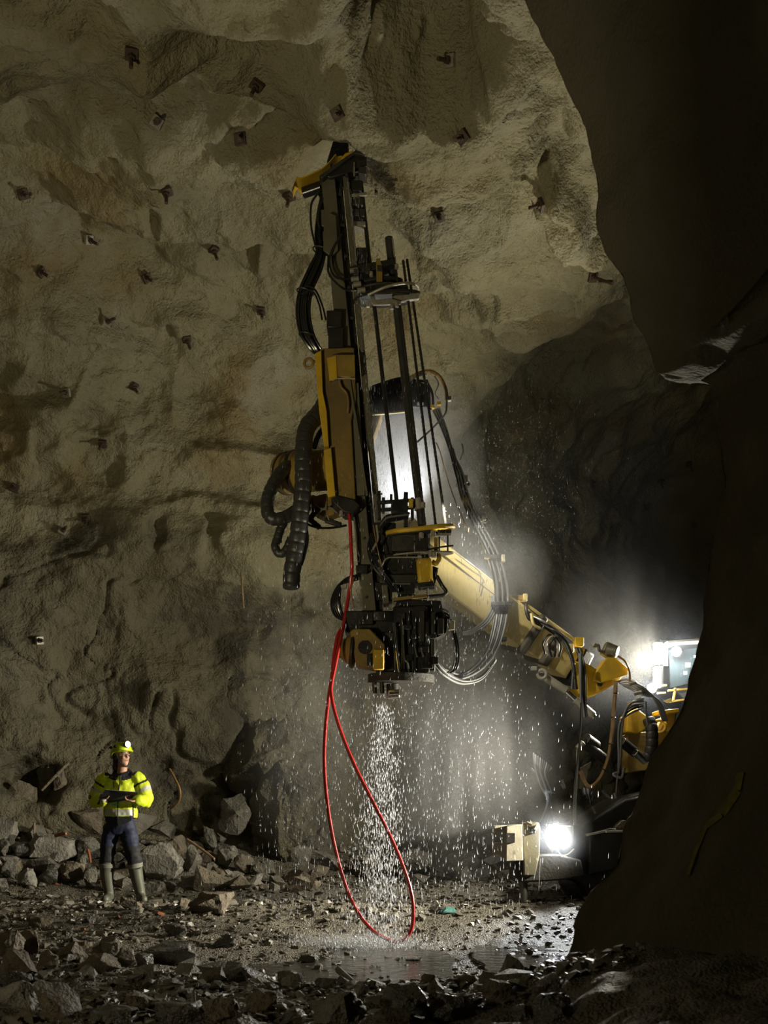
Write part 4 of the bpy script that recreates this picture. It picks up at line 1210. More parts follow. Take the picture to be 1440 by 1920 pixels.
# canopy with flood lamps
cab = MB().pprism([(1246, 1212), (1340, 1206), (1340, 1330), (1290, 1340), (1250, 1300)], 14.2, .8).build('cab', M['black_steel'], rig, .02)
MB().pprism([(1254, 1220), (1320, 1214), (1318, 1275), (1256, 1290)], 13.76, .03).build('cab_glass', M['glass'], cab)
MB().bar(P(1242, 1209, 13.7), P(1330, 1202, 13.7), .035, .5).build('canopy_edge', M['pale_steel'], rig, .006)
MB().bar(P(1247, 1212, 13.7), P(1247, 1250, 13.7), .07, .05).build('canopy_post', M['steel'], rig, .006)
for y0, y1 in ((1205, 1246), (1251, 1290)):
    point('strip_lamp_light', P(1226, (y0 + y1) / 2, 13.45), 14, (1.0, .93, .68), .06)
    MB().bar(P(1232, y1, 13.55), P(1232, y0, 13.55), .10, .04).build('strip_lamp', M['lamp_warm'], rig, .02, label='warm glowing upright strip lamp')
    MB().bar(P(1234, y1 + 2, 13.63), P(1234, y0 - 2, 13.63), .12, .06).build('strip_housing', M['steel'], rig, .01)
for x, y, Y, r in ((1269, 1221, 13.6, .055), (1223, 1290, 13.4, .055)):
    c = P(x, y, Y)
    MB().cyl(c + Vector((.03, .1, 0)), c + Vector((0, .02, 0)), r * 1.25, n=20).build('lamp_housing', M['black_steel'], rig, .006)
    point('flood_lamp_light', c + Vector((-.05, -.10, 0)), 95, (.9, .95, 1.0), .04)
    MB().cyl(c + Vector((0, .03, 0)), c, r, n=24).build('flood_lamp', M['lamp_white'], rig, label='round bluish-white flood lamp')
for x, y, w, h in ((1290, 1247, 9, 8), (1285, 1262, 6, 6), (1303, 1231, 4, 4)):
    MB().pbox(x - w / 2, x + w / 2, y - h / 2, y + h / 2, 13.66, .03).build('cab_light', M['lamp_dim'], rig, .004)
for a, b in (((1230, 1286), (1250, 1285)), ((1252, 1295), (1290, 1292)), ((1232, 1300), (1248, 1299)), ((1256, 1316), (1290, 1311)), ((1266, 1290), (1262, 1316))):
    MB().bar(P(*a, 13.4), P(*b, 13.4), .025, .05).build('step_rail', M['dirty_yellow'], rig, .004)
MB().pprism([(1245, 1314), (1258, 1309), (1260, 1316), (1250, 1318)], 13.3, .05).build('mirror_plate', M['pale_steel'], rig)

# ---- red hose
def red_hose():
    a = MB().tube(catmull([P(652, 950, 10.8), P(656, 975, 10.76), P(658, 1020, 10.74), P(660, 1060, 10.76), P(659, 1078, 10.8), P(655, 1110, 10.84), P(648, 1150, 10.82), P(644, 1172, 10.76), P(640, 1192, 10.66), P(634, 1220, 10.58),
                           P(628, 1250, 10.56), P(622, 1280, 10.54), P(621, 1300, 10.52), P(629, 1340, 10.5), P(648, 1395, 10.48), P(672, 1450, 10.45), P(700, 1505, 10.42), P(728, 1560, 10.4), P(752, 1615, 10.35),
                           P(769, 1665, 10.3), P(775, 1705, 10.25), P(772, 1740, 10.22), P(760, 1760, 10.2), P(742, 1766, 10.2), P(718, 1757, 10.22), P(692, 1738, 10.25), P(665, 1700, 10.3), P(643, 1645, 10.35),
                           P(625, 1575, 10.4), P(613, 1500, 10.45), P(608, 1430, 10.5), P(610, 1370, 10.55), P(616, 1310, 10.6), P(622, 1270, 10.64), P(627, 1225, 10.68), P(634, 1190, 10.72), P(645, 1172, 10.8)], 7), .0185, 10)
    return tag(a.build('hose', M['red']), 'long red hose hanging from the drill feed in a loop to the ground', 'hose')


red_hose()

# ---- bolts held in the magazine
for (a, b, Y0, Y1, r, lab) in (((741, 494), (797, 985), 10.84, 10.8, .013, 'ribbed steel bolt in the drill magazine, closest to the thick column'),
                               ((756, 488), (817, 985), 10.86, 10.84, .0135, 'ribbed steel bolt in the drill magazine, middle one of three'),
                               ((763, 486), (836, 985), 10.92, 10.9, .0135, 'ribbed steel bolt in the drill magazine, outermost on the side of the lamps')):
    n = 120
    pts = [P(*a, Y0).lerp(P(*b, Y1), i / n) for i in range(n + 1)]
    tag(MB().tube(pts, [r * (1.12 if i % 2 else .92) for i in range(n + 1)], 8).build('rock_bolt', M['black_steel']), lab, 'rock bolt', 'bolts loaded in the drill magazine')


# ------------------------------------------------------------------ rock bolts and plates in the roof and walls
def bolt_plate(px, py, label, size=0.115, long=0.0):
    c, n = on_rock(px, py)
    root = tag(empty('roof_bolt', c), label, 'rock bolt', 'bolts set in the roof and walls')
    t = n.orthogonal().normalized()
    t = Quaternion(n, random.uniform(0, 6.28)) @ t
    MB().bar(c + n * 0.005, c + n * 0.05, size, size, t).build('plate', M['galv'] if 'pale' in label else M['rust'], root, 0.004)
    d = (n + Vector((random.uniform(-.25, .25), random.uniform(-.25, .25), random.uniform(-.1, .1)))).normalized()
    mb = MB().cyl(c, c + d * (0.19 + long), 0.02, n=8)
    mb.build('bolt_end', M['rust'], root)
    MB().cyl(c + d * 0.05, c + d * 0.085, 0.036, n=6).build('nut', M['rust'], root)
    if long:
        MB().bar(c + d * long + Vector((-.09, 0, 0)), c + d * long + Vector((.09, 0, 0)), .03, .03).build('cross_pin', M['rust'], root)


for px, py, lab in (
    (247, 97, 'rusty roof bolt with a tilted plate, highest one at the top left'), (484, 158, 'roof bolt beside a small dark hollow, left of the deep roof recess'),
    (293, 233, 'roof bolt with a pale square plate just under the long roof shadow'), (634, 214, 'dark roof bolt straight above the tip of the drill feed'),
    (456, 260, 'thin roof bolt left of the feed head under the dark shadow band'), (866, 257, 'rusty roof bolt on the smooth roof right of the feed tip'),
    (312, 357, 'roof bolt with a flat dark plate left of the yellow hood'), (40, 360, 'roof bolt at the left border beside a long dark hollow'),
    (704, 337, 'roof bolt with a curled dark plate right beside the feed head'), (822, 406, 'roof bolt above the wide drill shadow on the roof'),
    (166, 450, 'pale roof bolt sitting inside a round hollow at the left'), (398, 465, 'reddish roof bolt left of the feed hose bundle'),
    (273, 524, 'dark roof bolt with a bent plate below the round hollow'), (1020, 383, 'reddish roof bolt on the ridge beside the dark rock corner'),
    (845, 115, 'roof bolt with a pale plate at the edge of the deep roof recess'), (198, 606, 'roof bolt with a pale square plate where roof turns to left wall'),
    (350, 632, 'roof bolt beside the broken rough hollow above the left wall'), (545, 365, 'roof bolt just left of the yellow hood tip'),
    (490, 580, 'thin roof bolt left of the curved black hose bundle'), (126, 737, 'dark wall bolt with a pale plate high on the left wall'),
    (248, 722, 'square plated wall bolt high on the left wall below the broken hollow'), (193, 832, 'wall bolt with a diamond plate in the ochre patch of the left wall'),
    (27, 915, 'wall bolt with a black end by the left border, halfway up the wall'), (115, 1000, 'wall bolt with a pale smear above it on the left wall'),
    (163, 968, 'wall bolt with a dark drooping end on the left wall'), (70, 1200, 'lowest wall bolt on the left wall with a pale plate'),
    (75, 508, 'flat plated roof bolt beside the long groove at the left'), (1110, 912, 'wall bolt in the dark far heading nearest to the boom hoses'),
    (1238, 900, 'wall bolt in the dark far heading below a brown streak'), (1292, 868, 'wall bolt in the dark far heading close to the rock corner, upper one'),
    (1207, 952, 'small wall bolt in the dark far heading, middle of the group'), (1288, 980, 'wall bolt in the dark far heading close to the rock corner, lower one'),
    (1128, 985, 'lowest wall bolt in the dark far heading above the water spray'),
):
    bolt_plate(px, py, lab)
bolt_plate(1112, 520, 'long roof bolt hanging down with a cross piece beside the rock corner', 0.12, 0.42)


# ------------------------------------------------------------------ stones
def rock_mesh(seed, n=15, cuts=0, rough=0.06, flat=1.0):
    rnd = random.Random(seed)
    bm = bmesh.new()
    for _ in range(n):
        v = Vector((rnd.gauss(0, 1), rnd.gauss(0, 1), rnd.gauss(0, 1))).normalized()
        m = max(abs(v.x), abs(v.y), abs(v.z)) ** 0.55
        bm.verts.new(v / m * rnd.uniform(0.82, 1.05))
    r = bmesh.ops.convex_hull(bm, input=bm.verts)
    bmesh.ops.delete(bm, geom=[g for g in r['geom_interior'] if isinstance(g, bmesh.types.BMVert)], context='VERTS')
    bmesh.ops.dissolve_limit(bm, angle_limit=math.radians(12), verts=bm.verts, edges=bm.edges)
    bmesh.ops.triangulate(bm, faces=bm.faces)
    if cuts:
        bmesh.ops.subdivide_edges(bm, edges=bm.edges, cuts=cuts, use_grid_fill=True)
        bmesh.ops.triangulate(bm, faces=bm.faces)
        co = np.array([v.co[:] for v in bm.verts])
        d = rough * vnoise(co[:, 0] * 2.3 + seed, co[:, 1] * 2.3, co[:, 2] * 2.3) + rough * .55 * vnoise(co[:, 0] * 6 + seed, co[:, 1] * 6, co[:, 2] * 6) + rough * .3 * vnoise(co[:, 0] * 13 + seed, co[:, 1] * 13, co[:, 2] * 13)
        for v, k in zip(bm.verts, d):
            v.co += v.co.normalized() * k
    mn = Vector((min(v.co[i] for v in bm.verts) for i in range(3)))
    mx = Vector((max(v.co[i] for v in bm.verts) for i in range(3)))
    for v in bm.verts:
        v.co = Vector(((v.co[i] - mn[i]) / (mx[i] - mn[i]) - 0.5 for i in range(3)))
    bm.normal_update()
    me = bpy.data.meshes.new('rock')
    bm.to_mesh(me)
    bm.free()
    me.polygons.foreach_set('use_smooth', [bool(cuts)] * len(me.polygons))
    if cuts:
        me.set_sharp_from_angle(angle=math.radians(34))
    return me


def place_rock(me, loc, size, rot, mat, label, group, name='rock'):
    o = bpy.data.objects.new(name, me)
    COL.objects.link(o)
    if not me.materials:
        me.materials.append(M[mat])
    o.material_slots[0].link = 'OBJECT'
    o.material_slots[0].material = M[mat]
    o.location, o.scale, o.rotation_euler = loc, size, rot
    return tag(o, label, 'rock', group)


HERO = 0
MARKS = [(205, 1670, "the worker's boots"), (690, 1755, 'the red hose loop'), (960, 1580, 'the steel bracket'), (1030, 1575, 'the front lamp'), (690, 1880, 'the long pole')]
TAKEN = []


def hero(x0, x1, y0, y1, mat, label, Y=None, tilt=0.0, deep=0.8, name='rock', bury=0.12, n=19, cuts=4, rough=.11, group='large loose rocks'):
    """A single rock whose outline spans these pixels; it rests on the floor (or on the pile, at distance Y)."""
    global HERO
    HERO += 1
    if Y is None:
        Y = ground((x0 + x1) / 2, min(y1, 1915)).y
    w, h = (x1 - x0) / F * Y, (y1 - y0) / F * Y
    c = P((x0 + x1) / 2, (y0 + y1) / 2, Y + 0.3 * w * deep)
    c.z -= bury * h / 2
    TAKEN.append((c.x, c.y, max(w, .05) * 0.62))
    MARKS.append(((x0 + x1) / 2, (y0 + y1) / 2, label))
    return place_rock(rock_mesh(1000 + HERO * 7, n, cuts, rough), c, (w * 1.04, max(w * deep, h * .6), h * (1 + bury)), (0, tilt, 0), mat, label, group, name)


# the broken pile at the foot of the wall behind the worker
PILE = 'broken rocks of the pile behind the worker'
for a in (
    (-14, 30, 1530, 1583, 'stone_pale', 'grey boulder at the left border, highest of the pile'), (58, 146, 1556, 1614, 'stone_pale', 'largest pale boulder of the pile, left of the worker'),
    (50, 112, 1604, 1638, 'stone_grey', 'dark oblong rock right under the largest pale boulder'), (2, 34, 1606, 1645, 'stone_grey', 'grey blocky rock near the left border below the dark gap'),
    (34, 68, 1627, 1660, 'stone_pale', 'small pale angular rock at the foot of the pile on the left'), (106, 163, 1614, 1657, 'stone_brown', 'round speckled brown rock left of the worker\'s boots'),
    (74, 110, 1628, 1657, 'stone_wet', 'dark flat rock between the pale angular and the round brown one'), (-10, 16, 1572, 1603, 'stone_grey', 'brownish rock cut by the left border below the highest boulder'),
    (148, 190, 1568, 1610, 'stone_grey', 'mossy grey rock right behind the worker\'s leg'), (-10, 20, 1646, 1670, 'stone_pale', 'low pale rock at the left border at floor level'),
    (20, 74, 1578, 1606, 'stone_wet', 'dark rock in the shade left of the largest pale boulder'), (144, 168, 1600, 1622, 'stone_pale', 'small pale chip between the largest boulder and the worker'),
    (158, 184, 1620, 1662, 'stone_grey', 'upright grey rock right behind the worker\'s boot'), (262, 346, 1578, 1648, 'stone_pale', 'large pale slanting rock on the lamp side of the worker'),
    (296, 324, 1572, 1612, 'stone_grey', 'tilted slab standing behind the large slanting rock'), (312, 350, 1566, 1604, 'stone_brown', 'brown block above the large slanting rock'),
    (382, 406, 1546, 1594, 'stone_grey', 'upright narrow block standing in the pile'), (346, 378, 1584, 1634, 'stone_grey', 'leaning grey block right of the large slanting rock'),
    (406, 436, 1590, 1622, 'stone_grey', 'grey block at the right of the upright narrow block'), (428, 446, 1585, 1612, 'stone_pale', 'small pale upright chip left of the leaning cliff slabs'),
    (360, 386, 1532, 1566, 'stone_brown', 'rock high on the pile above the fallen stick'), (470, 516, 1612, 1644, 'stone_grey', 'low rounded rock at the foot of the cliff slabs'),
    (438, 474, 1600, 1636, 'stone_brown', 'brown rock at the foot of the cliff slabs'), (520, 584, 1582, 1640, 'stone_grey', 'large hazy boulder behind the left half of the red hose'),
    (575, 640, 1596, 1640, 'stone_grey', 'hazy boulder right behind the red hose loop'), (650, 720, 1600, 1642, 'stone_brown', 'low hazy boulder behind the falling water'),
    (740, 812, 1590, 1640, 'stone_grey', 'hazy boulder right of the falling water'), (830, 900, 1596, 1640, 'stone_grey', 'hazy boulder left of the steel bracket'),
):
    x0, x1, y0, y1, mat, lab = a
    Yp = ground((x0 + x1) / 2, y1).y if x0 < 520 else 15.6
    hero(x0, x1, y0, y1, mat, lab, min(Yp, 15.6) - .1, random.uniform(-.2, .2), group=PILE)
# rocks wedged in the wall hollow
for a in ((70, 106, 1422, 1470, 'stone_grey', 'pale block wedged in the dark wall hollow'), (72, 98, 1464, 1498, 'stone_grey', 'smaller block under the one wedged in the wall hollow'),
          (100, 126, 1440, 1480, 'stone_brown', 'brown block at the edge of the dark wall hollow'), (16, 70, 1462, 1520, 'stone_brown', 'brown rock face below the dark wall hollow'),
          (136, 192, 1516, 1560, 'stone_brown', 'brown block in the wall close to the worker\'s elbow')):
    c, n = on_rock((a[0] + a[1]) / 2, (a[2] + a[3]) / 2)
    hero(*a, Y=c.y - .15, group='rocks wedged in the wall')
# the leaning slabs of the cliff foot
hero(425, 552, 1335, 1515, 'wall_rock', 'tall leaning cliff slab with a pale lit edge, upper one', 15.9, 0.42, 0.8, 'cliff_slab', n=22, cuts=6, rough=.16, group='leaning cliff slabs')
hero(468, 590, 1425, 1600, 'wall_rock', 'tall leaning cliff slab at the wall foot, lower one', 15.4, 0.30, 0.8, 'cliff_slab', n=22, cuts=6, rough=.16, group='leaning cliff slabs')
hero(408, 470, 1490, 1560, 'stone_grey', 'block jammed under the leaning cliff slabs', 15.2, -0.2, 0.6, group='leaning cliff slabs')

# rocks lying on the floor in front
FRONT = 'loose rocks on the floor in front'
for a in (
    (352, 438, 1670, 1712, 'stone_brown', 'lone rough boulder on the gravel right of the worker'), (50, 96, 1716, 1743, 'stone_brown', 'dark oblong stone near the left border on the gravel'),
    (114, 146, 1756, 1776, 'stone_wet', 'shiny wet stone left of centre among the front rocks'), (180, 201, 1744, 1758, 'stone_pale', 'small white stone in the front rubble'),
    (308, 351, 1731, 1757, 'stone_wet', 'wet dark stone with a glint, behind the big wet rock'), (398, 442, 1751, 1778, 'stone_wet', 'wet stone with a bright tip beside the muddy water'),
    (-8, 42, 1742, 1808, 'stone_brown', 'smooth brown boulder at the left border'), (3, 70, 1778, 1840, 'stone_brown', 'large brown angular rock near the left border'),
    (36, 78, 1742, 1790, 'stone_brown', 'upright brown rock behind the large angular one'), (64, 112, 1780, 1824, 'stone_brown', 'rounded dark rock right of the large angular one'),
    (134, 195, 1763, 1800, 'stone_brown', 'rounded brown rock with a shaded side in the front rubble'), (182, 228, 1756, 1798, 'stone_grey', 'grey rock with a bright lit face in the front rubble'),
    (138, 228, 1789, 1828, 'stone_brown', 'flat brown slab lying in the front rubble'), (206, 256, 1776, 1812, 'stone_brown', 'brown rock leaning behind the flat slab'),
    (268, 368, 1764, 1812, 'stone_wet', 'big black wet rock with a glittering end'), (250, 288, 1786, 1815, 'stone_wet', 'small wet pointed rock before the big black one'),
    (252, 292, 1808, 1834, 'stone_pale', 'small pale pointed rock below the big black wet one'), (72, 152, 1832, 1935, 'stone_brown', 'tall wedge-shaped rock with a bright edge at the lower left'),
    (-14, 70, 1838, 1905, 'stone_pale', 'rock with a white lit face at the lower left border'), (-10, 58, 1818, 1862, 'stone_wet', 'dark rock above the white-faced one at the left border'),
    (28, 80, 1884, 1935, 'stone_brown', 'small rock under the white-faced one at the lower left'), (148, 262, 1884, 1945, 'stone_wet', 'broad black rock at the lower edge next to the tall wedge'),
    (288, 424, 1872, 1950, 'stone_wet', 'largest black rock at the lower edge of the picture'), (376, 458, 1866, 1915, 'stone_brown', 'brown pointed rock right of the largest black one'),
    (238, 300, 1862, 1895, 'stone_brown', 'mottled brown rock above the lower black rocks'), (234, 262, 1864, 1884, 'stone_pale', 'small white stone beside the mottled brown rock'),
    (357, 368, 1855, 1893, 'stone_pale', 'thin white splinter of stone standing upright'), (586, 688, 1855, 1940, 'stone_grey', 'big pale grey block under the wooden pole'),
    (796, 892, 1857, 1945, 'stone_wet', 'big dark block at the lower edge right of the pole'), (1004, 1052, 1825, 1866, 'stone_wet', 'black angular rock beside the foot of the dark rock corner'),
    (716, 806, 1843, 1900, 'stone_wet', 'dark lumpy rock between the pole and the big dark block'), (790, 824, 1826, 1848, 'stone_brown', 'small brown block near the muddy water edge'),
    (936, 958, 1812, 1834, 'stone_brown', 'small rounded stone on the mud left of the rock corner'), (664, 692, 1842, 1866, 'stone_pale', 'small pale stone right beside the pole'),
    (520, 572, 1818, 1850, 'stone_brown', 'brown lump of rock left of the pole tip'), (690, 706, 1838, 1855, 'stone_wet', 'tiny dark stone right of the pole'),
    (590, 612, 1832, 1850, 'stone_wet', 'tiny dark stone left of the pole'), (850, 900, 1826, 1846, 'stone_brown', 'flat stone on the mud before the puddle'),
    (460, 520, 1855, 1900, 'stone_brown', 'lump of muddy rock left of the pale grey block'), (900, 960, 1836, 1880, 'stone_brown', 'muddy lump right of the big dark block'),
    (700, 770, 1892, 1945, 'stone_brown', 'brown rock at the lower edge under the dark lumpy one'), (520, 590, 1890, 1945, 'stone_wet', 'black rock at the lower edge left of the pale grey block'),
    (655, 690, 1898, 1940, 'stone_pale', 'pale chip at the lower edge under the pole'), (930, 1010, 1880, 1950, 'stone_wet', 'black rock at the lower edge near the rock corner'),
    (1000, 1090, 1860, 1950, 'stone_wet', 'large black rock at the foot of the rock corner'),
    (620, 642, 1804, 1816, 'stone_wet', 'small wet stone in the muddy puddle'), (760, 790, 1795, 1806, 'stone_wet', 'low wet stone at the puddle edge'),
    (984, 1000, 1776, 1790, 'stone_wet', 'small wet stone in the shining puddle'), (560, 600, 1788, 1806, 'stone_wet', 'black wet lump left of the splashing water'),
    (820, 850, 1700, 1712, 'stone_wet', 'small dark lump beside the teal rag'),
):
    hero(*a, tilt=random.uniform(-.15, .15), group=FRONT)

# many smaller stones, each on its own
PROTO = [rock_mesh(50 + k, 11 + k % 5) for k in range(14)]
rnd = random.Random(21)


def short(lab):
    lab = lab.split(',')[0]
    w = lab.split()
    if len(w) > 6:
        for k in range(6, 2, -1):
            if w[k] in ('with', 'under', 'below', 'between', 'cut', 'on', 'beside', 'behind', 'at', 'near', 'in', 'before', 'above', 'left', 'right', 'of', 'next'):
                w = w[:k]
                break
        w = w[:6]
    while w[-1] in ('the', 'of', 'at', 'with', 'a', 'by', 'to', 'right', 'left', 'in', 'on', 'and'):
        w = w[:-1]
    return ' '.join(w)


TONE = {'stone_grey': 'grey', 'stone_brown': 'brown', 'stone_pale': 'pale', 'stone_wet': 'dark wet', 'stone_dark': 'dark'}


def describe(px, py, w, mat):
    m = min(MARKS, key=lambda q: (q[0] - px) ** 2 + 2.5 * (q[1] - py) ** 2)
    dx, dy = px - m[0], (py - m[1]) * 1.6
    rel = ('right of' if dx > 0 else 'left of') if abs(dx) > abs(dy) else ('in front of' if dy > 0 else 'just behind')
    size = 'tiny' if w < 12 else 'small' if w < 28 else 'middling' if w < 60 else 'big'
    tgt = short(m[2])
    lab = f"{size} {TONE[mat]} {'stone' if w < 28 else 'rock'} {rel} {'' if tgt.startswith('the ') else 'the '}{tgt}"
    return lab


def scatter(count, xr_, yr_, smin, smax, label, group, mats, lift=0.28):
    made, tries = 0, 0
    while made < count and tries < count * 30:
        tries += 1
        y = rnd.uniform(*yr_)
        x = rnd.uniform(*xr_)
        px = 720 + x / y * F
        if px < -30 or px > 1180:
            continue
        if abs(x + 2.93) < .5 and abs(y - 12.1) < .6:
            continue
        s = smin * (smax / smin) ** (rnd.random() ** 1.8)
        if any((x - a) ** 2 + (y - b) ** 2 < (r + s * .5) ** 2 for a, b, r in TAKEN):
            continue
        z = fz(x, y)
        if (z - 0) < -0.16 and rnd.random() < .8:
            continue
        TAKEN.append((x, y, s * .45))
        sz = (s * rnd.uniform(.8, 1.4), s * rnd.uniform(.7, 1.2), s * rnd.uniform(.45, .95))
        mt = rnd.choice(mats)
        place_rock(PROTO[rnd.randrange(14)], (x, y, z + sz[2] * lift), sz, (rnd.uniform(-.4, .4), rnd.uniform(-.4, .4), rnd.uniform(0, 6.28)), mt,
                   describe(px, HZ - (z + sz[2] * .4 - CH) / y * F, sz[0] / y * F, mt), group)
        made += 1


ALLM = ['stone_grey', 'stone_brown', 'stone_brown', 'stone_grey', 'stone_pale']
scatter(95, (-5.6, -1.0), (13.3, 15.6), .16, .6, 'broken grey-brown rock in the heap along the foot of the back wall', 'rocks of the heap along the back wall', ALLM, .22)
scatter(40, (-1.2, 2.8), (14.6, 17.5), .16, .5, 'hazy grey rock at the foot of the far wall behind the water', 'rocks at the foot of the far wall', ALLM, .22)
scatter(36, (-3.2, 0.6), (8.6, 12.8), .06, .17, 'small brown stone on the gravel between the worker and the water', 'small stones around the worker', ALLM + ['stone_wet'])
scatter(46, (-3.4, 0.9), (5.3, 7.9), .07, .24, 'fist-sized angular stone in the dark rubble along the front', 'small stones of the front rubble', ALLM + ['stone_wet', 'stone_wet'])

# where two neighbours read alike, say which of them it is
alike = {}
for o in COL.objects:
    if o.get('category') == 'rock':
        alike.setdefault(o['label'], []).append(o)
for lab, os_ in alike.items():
    if len(os_) < 2:
        continue
    os_.sort(key=lambda o: o.location.x / o.location.y)
    n = len(os_)
    nm = {2: ['left one', 'right one'], 3: ['left one', 'middle one', 'right one'], 4: ['leftmost', 'second from left', 'third from left', 'rightmost']}.get(
        n, [f'{k} from left' for k in ('first', 'second', 'third', 'fourth', 'fifth', 'sixth', 'seventh', 'eighth')])
    for o, k in zip(os_, nm):
        o['label'] = f'{lab}, {k}'

# gravel and chips, too many to count
V_, F_, nv = [], [], 0
protos = []
for k in range(10):
    me = rock_mesh(300 + k, 10)
    protos.append((np.array([v.co[:] for v in me.vertices]), [tuple(p.vertices) for p in me.polygons]))
    bpy.data.meshes.remove(me)
rs = np.random.RandomState(5)
N = 24000
gy = 5.0 * (17.0 / 5.0) ** rs.rand(N)
gx = (rs.rand(N) * .62 - .375) * gy
gs = (0.010 + 0.055 * rs.rand(N) ** 5) * np.where(gy > 11, 1.25, 1.0)
gz = floor_z(gx, gy)
wet = gz < -0.18
gs = np.where(wet & (rs.rand(N) < .7), gs * .5, gs)
for i in range(N):
    pv, pf = protos[i % 10]
    a = rs.rand() * 6.28
    c_, s_ = math.cos(a), math.sin(a)
    q = pv * (gs[i] * np.array([1.2 + .5 * rs.rand(), 1.0, .55 + .5 * rs.rand()]))
    V_.append(np.stack([q[:, 0] * c_ - q[:, 1] * s_ + gx[i], q[:, 0] * s_ + q[:, 1] * c_ + gy[i], q[:, 2] + gz[i] + gs[i] * .15], 1))
    F_.extend([tuple(nv + j for j in f) for f in pf])
    nv += len(pv)
me = bpy.data.meshes.new('gravel')
me.from_pydata(np.concatenate(V_).tolist(), [], F_)
tag(link_mesh('gravel', me, M['pebble']), 'loose wet gravel and stone chips covering the floor', 'gravel', kind='stuff')

# ---- sticks, scraps and cables lying about
def lying(name, a, b, r, mat, label, cat, group=None):
    tag(MB().tube([a, (a + b) / 2 + Vector((0, 0, .004)), b], [r, r * 1.1, r * .8], 8).build(name, M[mat]), label, cat, group)


lying('pole', P(634, 1818, 6.9), P(770, 1945, 5.3), .022, 'stone_brown', 'long dark pole slanting out of the rubble at the lower edge', 'pole')
lying('stick', P(351, 1574, 13.9), P(402, 1610, 13.6), .017, 'wood', 'thin pale stick leaning on the rock pile right of the worker', 'stick')
lying('stick', P(128, 1430, 14.1), P(78, 1482, 14.0), .022, 'stone_brown', 'long bar jammed across the dark wall hollow', 'bar')
lying('stick', P(64.5, 1543, 14.0), P(64, 1562, 13.98), .014, 'wood', 'short peg standing up on the rock pile at the left', 'stick')
lying('stick', P(165, 1593, 13.9), P(170, 1618, 13.8), .018, 'orange', 'rusty orange splinter beside the worker\'s knee', 'stick')
lying('stick', P(104, 1567, 13.9), P(124, 1563, 13.8), .022, 'orange', 'orange piece of wood on the largest pale boulder', 'stick')
tag(MB().tube(catmull([P(318, 1442, 14.6), P(328, 1460, 14.5), P(337, 1480, 14.45), P(336, 1500, 14.5), P(322, 1516, 14.6)], 7), .016, 8).build('wall_cable', M['brown_cable']),
    'brown cable bowed out from the wall behind the worker', 'cable')
tag(MB().tube(catmull([P(452, 1075, 15.4), P(454, 1100, 15.3), P(457, 1140, 15.3)], 6), .012, 6).build('wall_cable', M['wood']), 'thin pale cable hanging down the wall left of the spray', 'cable')
for x, y, w, lab in ((190, 1657, 14, 'bright orange scrap by the worker\'s boot'), (238, 1652, 10, 'brown-orange scrap between the worker\'s boots'), (222, 1722, 16, 'reddish scrap of plastic in the front gravel'),
                     (302, 1716, 14, 'yellow-brown leaf-like scrap in the gravel'), (156, 1747, 14, 'orange-brown pebble-like scrap in the front rubble'), (108, 1660, 10, 'small rust-coloured scrap under the round brown rock')):
    g = ground(x, y)
    w = w / F * g.y
    tag(place_rock(rock_mesh(700 + x, 9), g + Vector((0, 0, w * .2)), (w, w * .6, w * .45), (0, .2, x), 'orange', lab, 'orange scraps on the floor', 'scrap'), cat='scrap')
g = ground(838, 1712)
tag(place_rock(rock_mesh(901, 14, 2, .12), g + Vector((0, 0, .02)), (.20, .14, .08), (0, 0, .4), 'teal', 'crumpled teal rag lying on the gravel right of the red hose', None, 'rag'), cat='rag')


# ------------------------------------------------------------------ the worker
PY0 = 12.1
PO = Vector(((237 - 720) / F * PY0, PY0, 0))
PO.z = fz(PO.x, PO.y) + 0.01


def L(x, y, z):
    return PO + Vector((x, y, z))


def limb(mb, pts, rs, n=14, sub=5):
    q = catmull([L(*p) for p in pts], sub)
    m = len(q) - 1
    r = [float(np.interp(i / m * (len(rs) - 1), range(len(rs)), rs)) for i in range(m + 1)]
    mb.tube(q, r, n)
    mb.ell(q[0], (r[0],) * 3)
    mb.ell(q[-1], (r[-1],) * 3)
    return mb


HC = Vector((-0.052, -0.005, 1.652))                                  # head centre
fw = Vector((0.76, -0.63, 0.12)).normalized()                          # looks up to the drill
rt = fw.cross(Vector((0, 0, 1))).normalized()
up = rt.cross(fw).normalized()
HR = Matrix((rt, fw, up)).transposed()


def H(x, y, z):
    """Point in head axes: x to the side, y forward, z up."""
    return PO + HC + rt * x + fw * y + up * z


person = tag(empty('person', Vector((PO.x, PO.y, PO.z))), 'person in a yellow hi-vis jacket, helmet and rubber boots holding a clipboard, looking up', 'person')

b = MB()
b.ell(H(0, -.012, .03), (.077, .098, .098), HR, 20, 14)
b.ell(H(0, .022, -.04), (.060, .072, .085), HR, 18, 12)
b.ell(H(0, .055, -.092), (.032, .03, .026), HR)
b.ell(H(0, .096, -.022), (.0125, .02, .016), HR)
b.tube([H(0, .083, .022), H(0, .106, -.018)], [.009, .013], 8)
b.ell(H(.031, .070, -.022), (.022, .02, .018), HR)
b.ell(H(-.031, .070, -.022), (.022, .02, .018), HR)
b.ell(H(0, .078, .035), (.05, .016, .012), HR)
b.ell(H(0, .083, -.058), (.022, .012, .010), HR)
for s in (-1, 1):
    b.ell(H(.078 * s, -.012, -.012), (.010, .024, .034), HR)
limb(b, [(-.055, .02, 1.42), (-.05, .012, 1.50), (-.038, .0, 1.60)], [.07, .056, .055])
b.loft([(L(-.075, .0, .86), .15, .10), (L(-.075, .0, 1.0), .145, .10), (L(-.07, .0, 1.2), .17, .11), (L(-.06, .0, 1.36), .18, .11), (L(-.055, .01, 1.45), .10, .08)], 20)
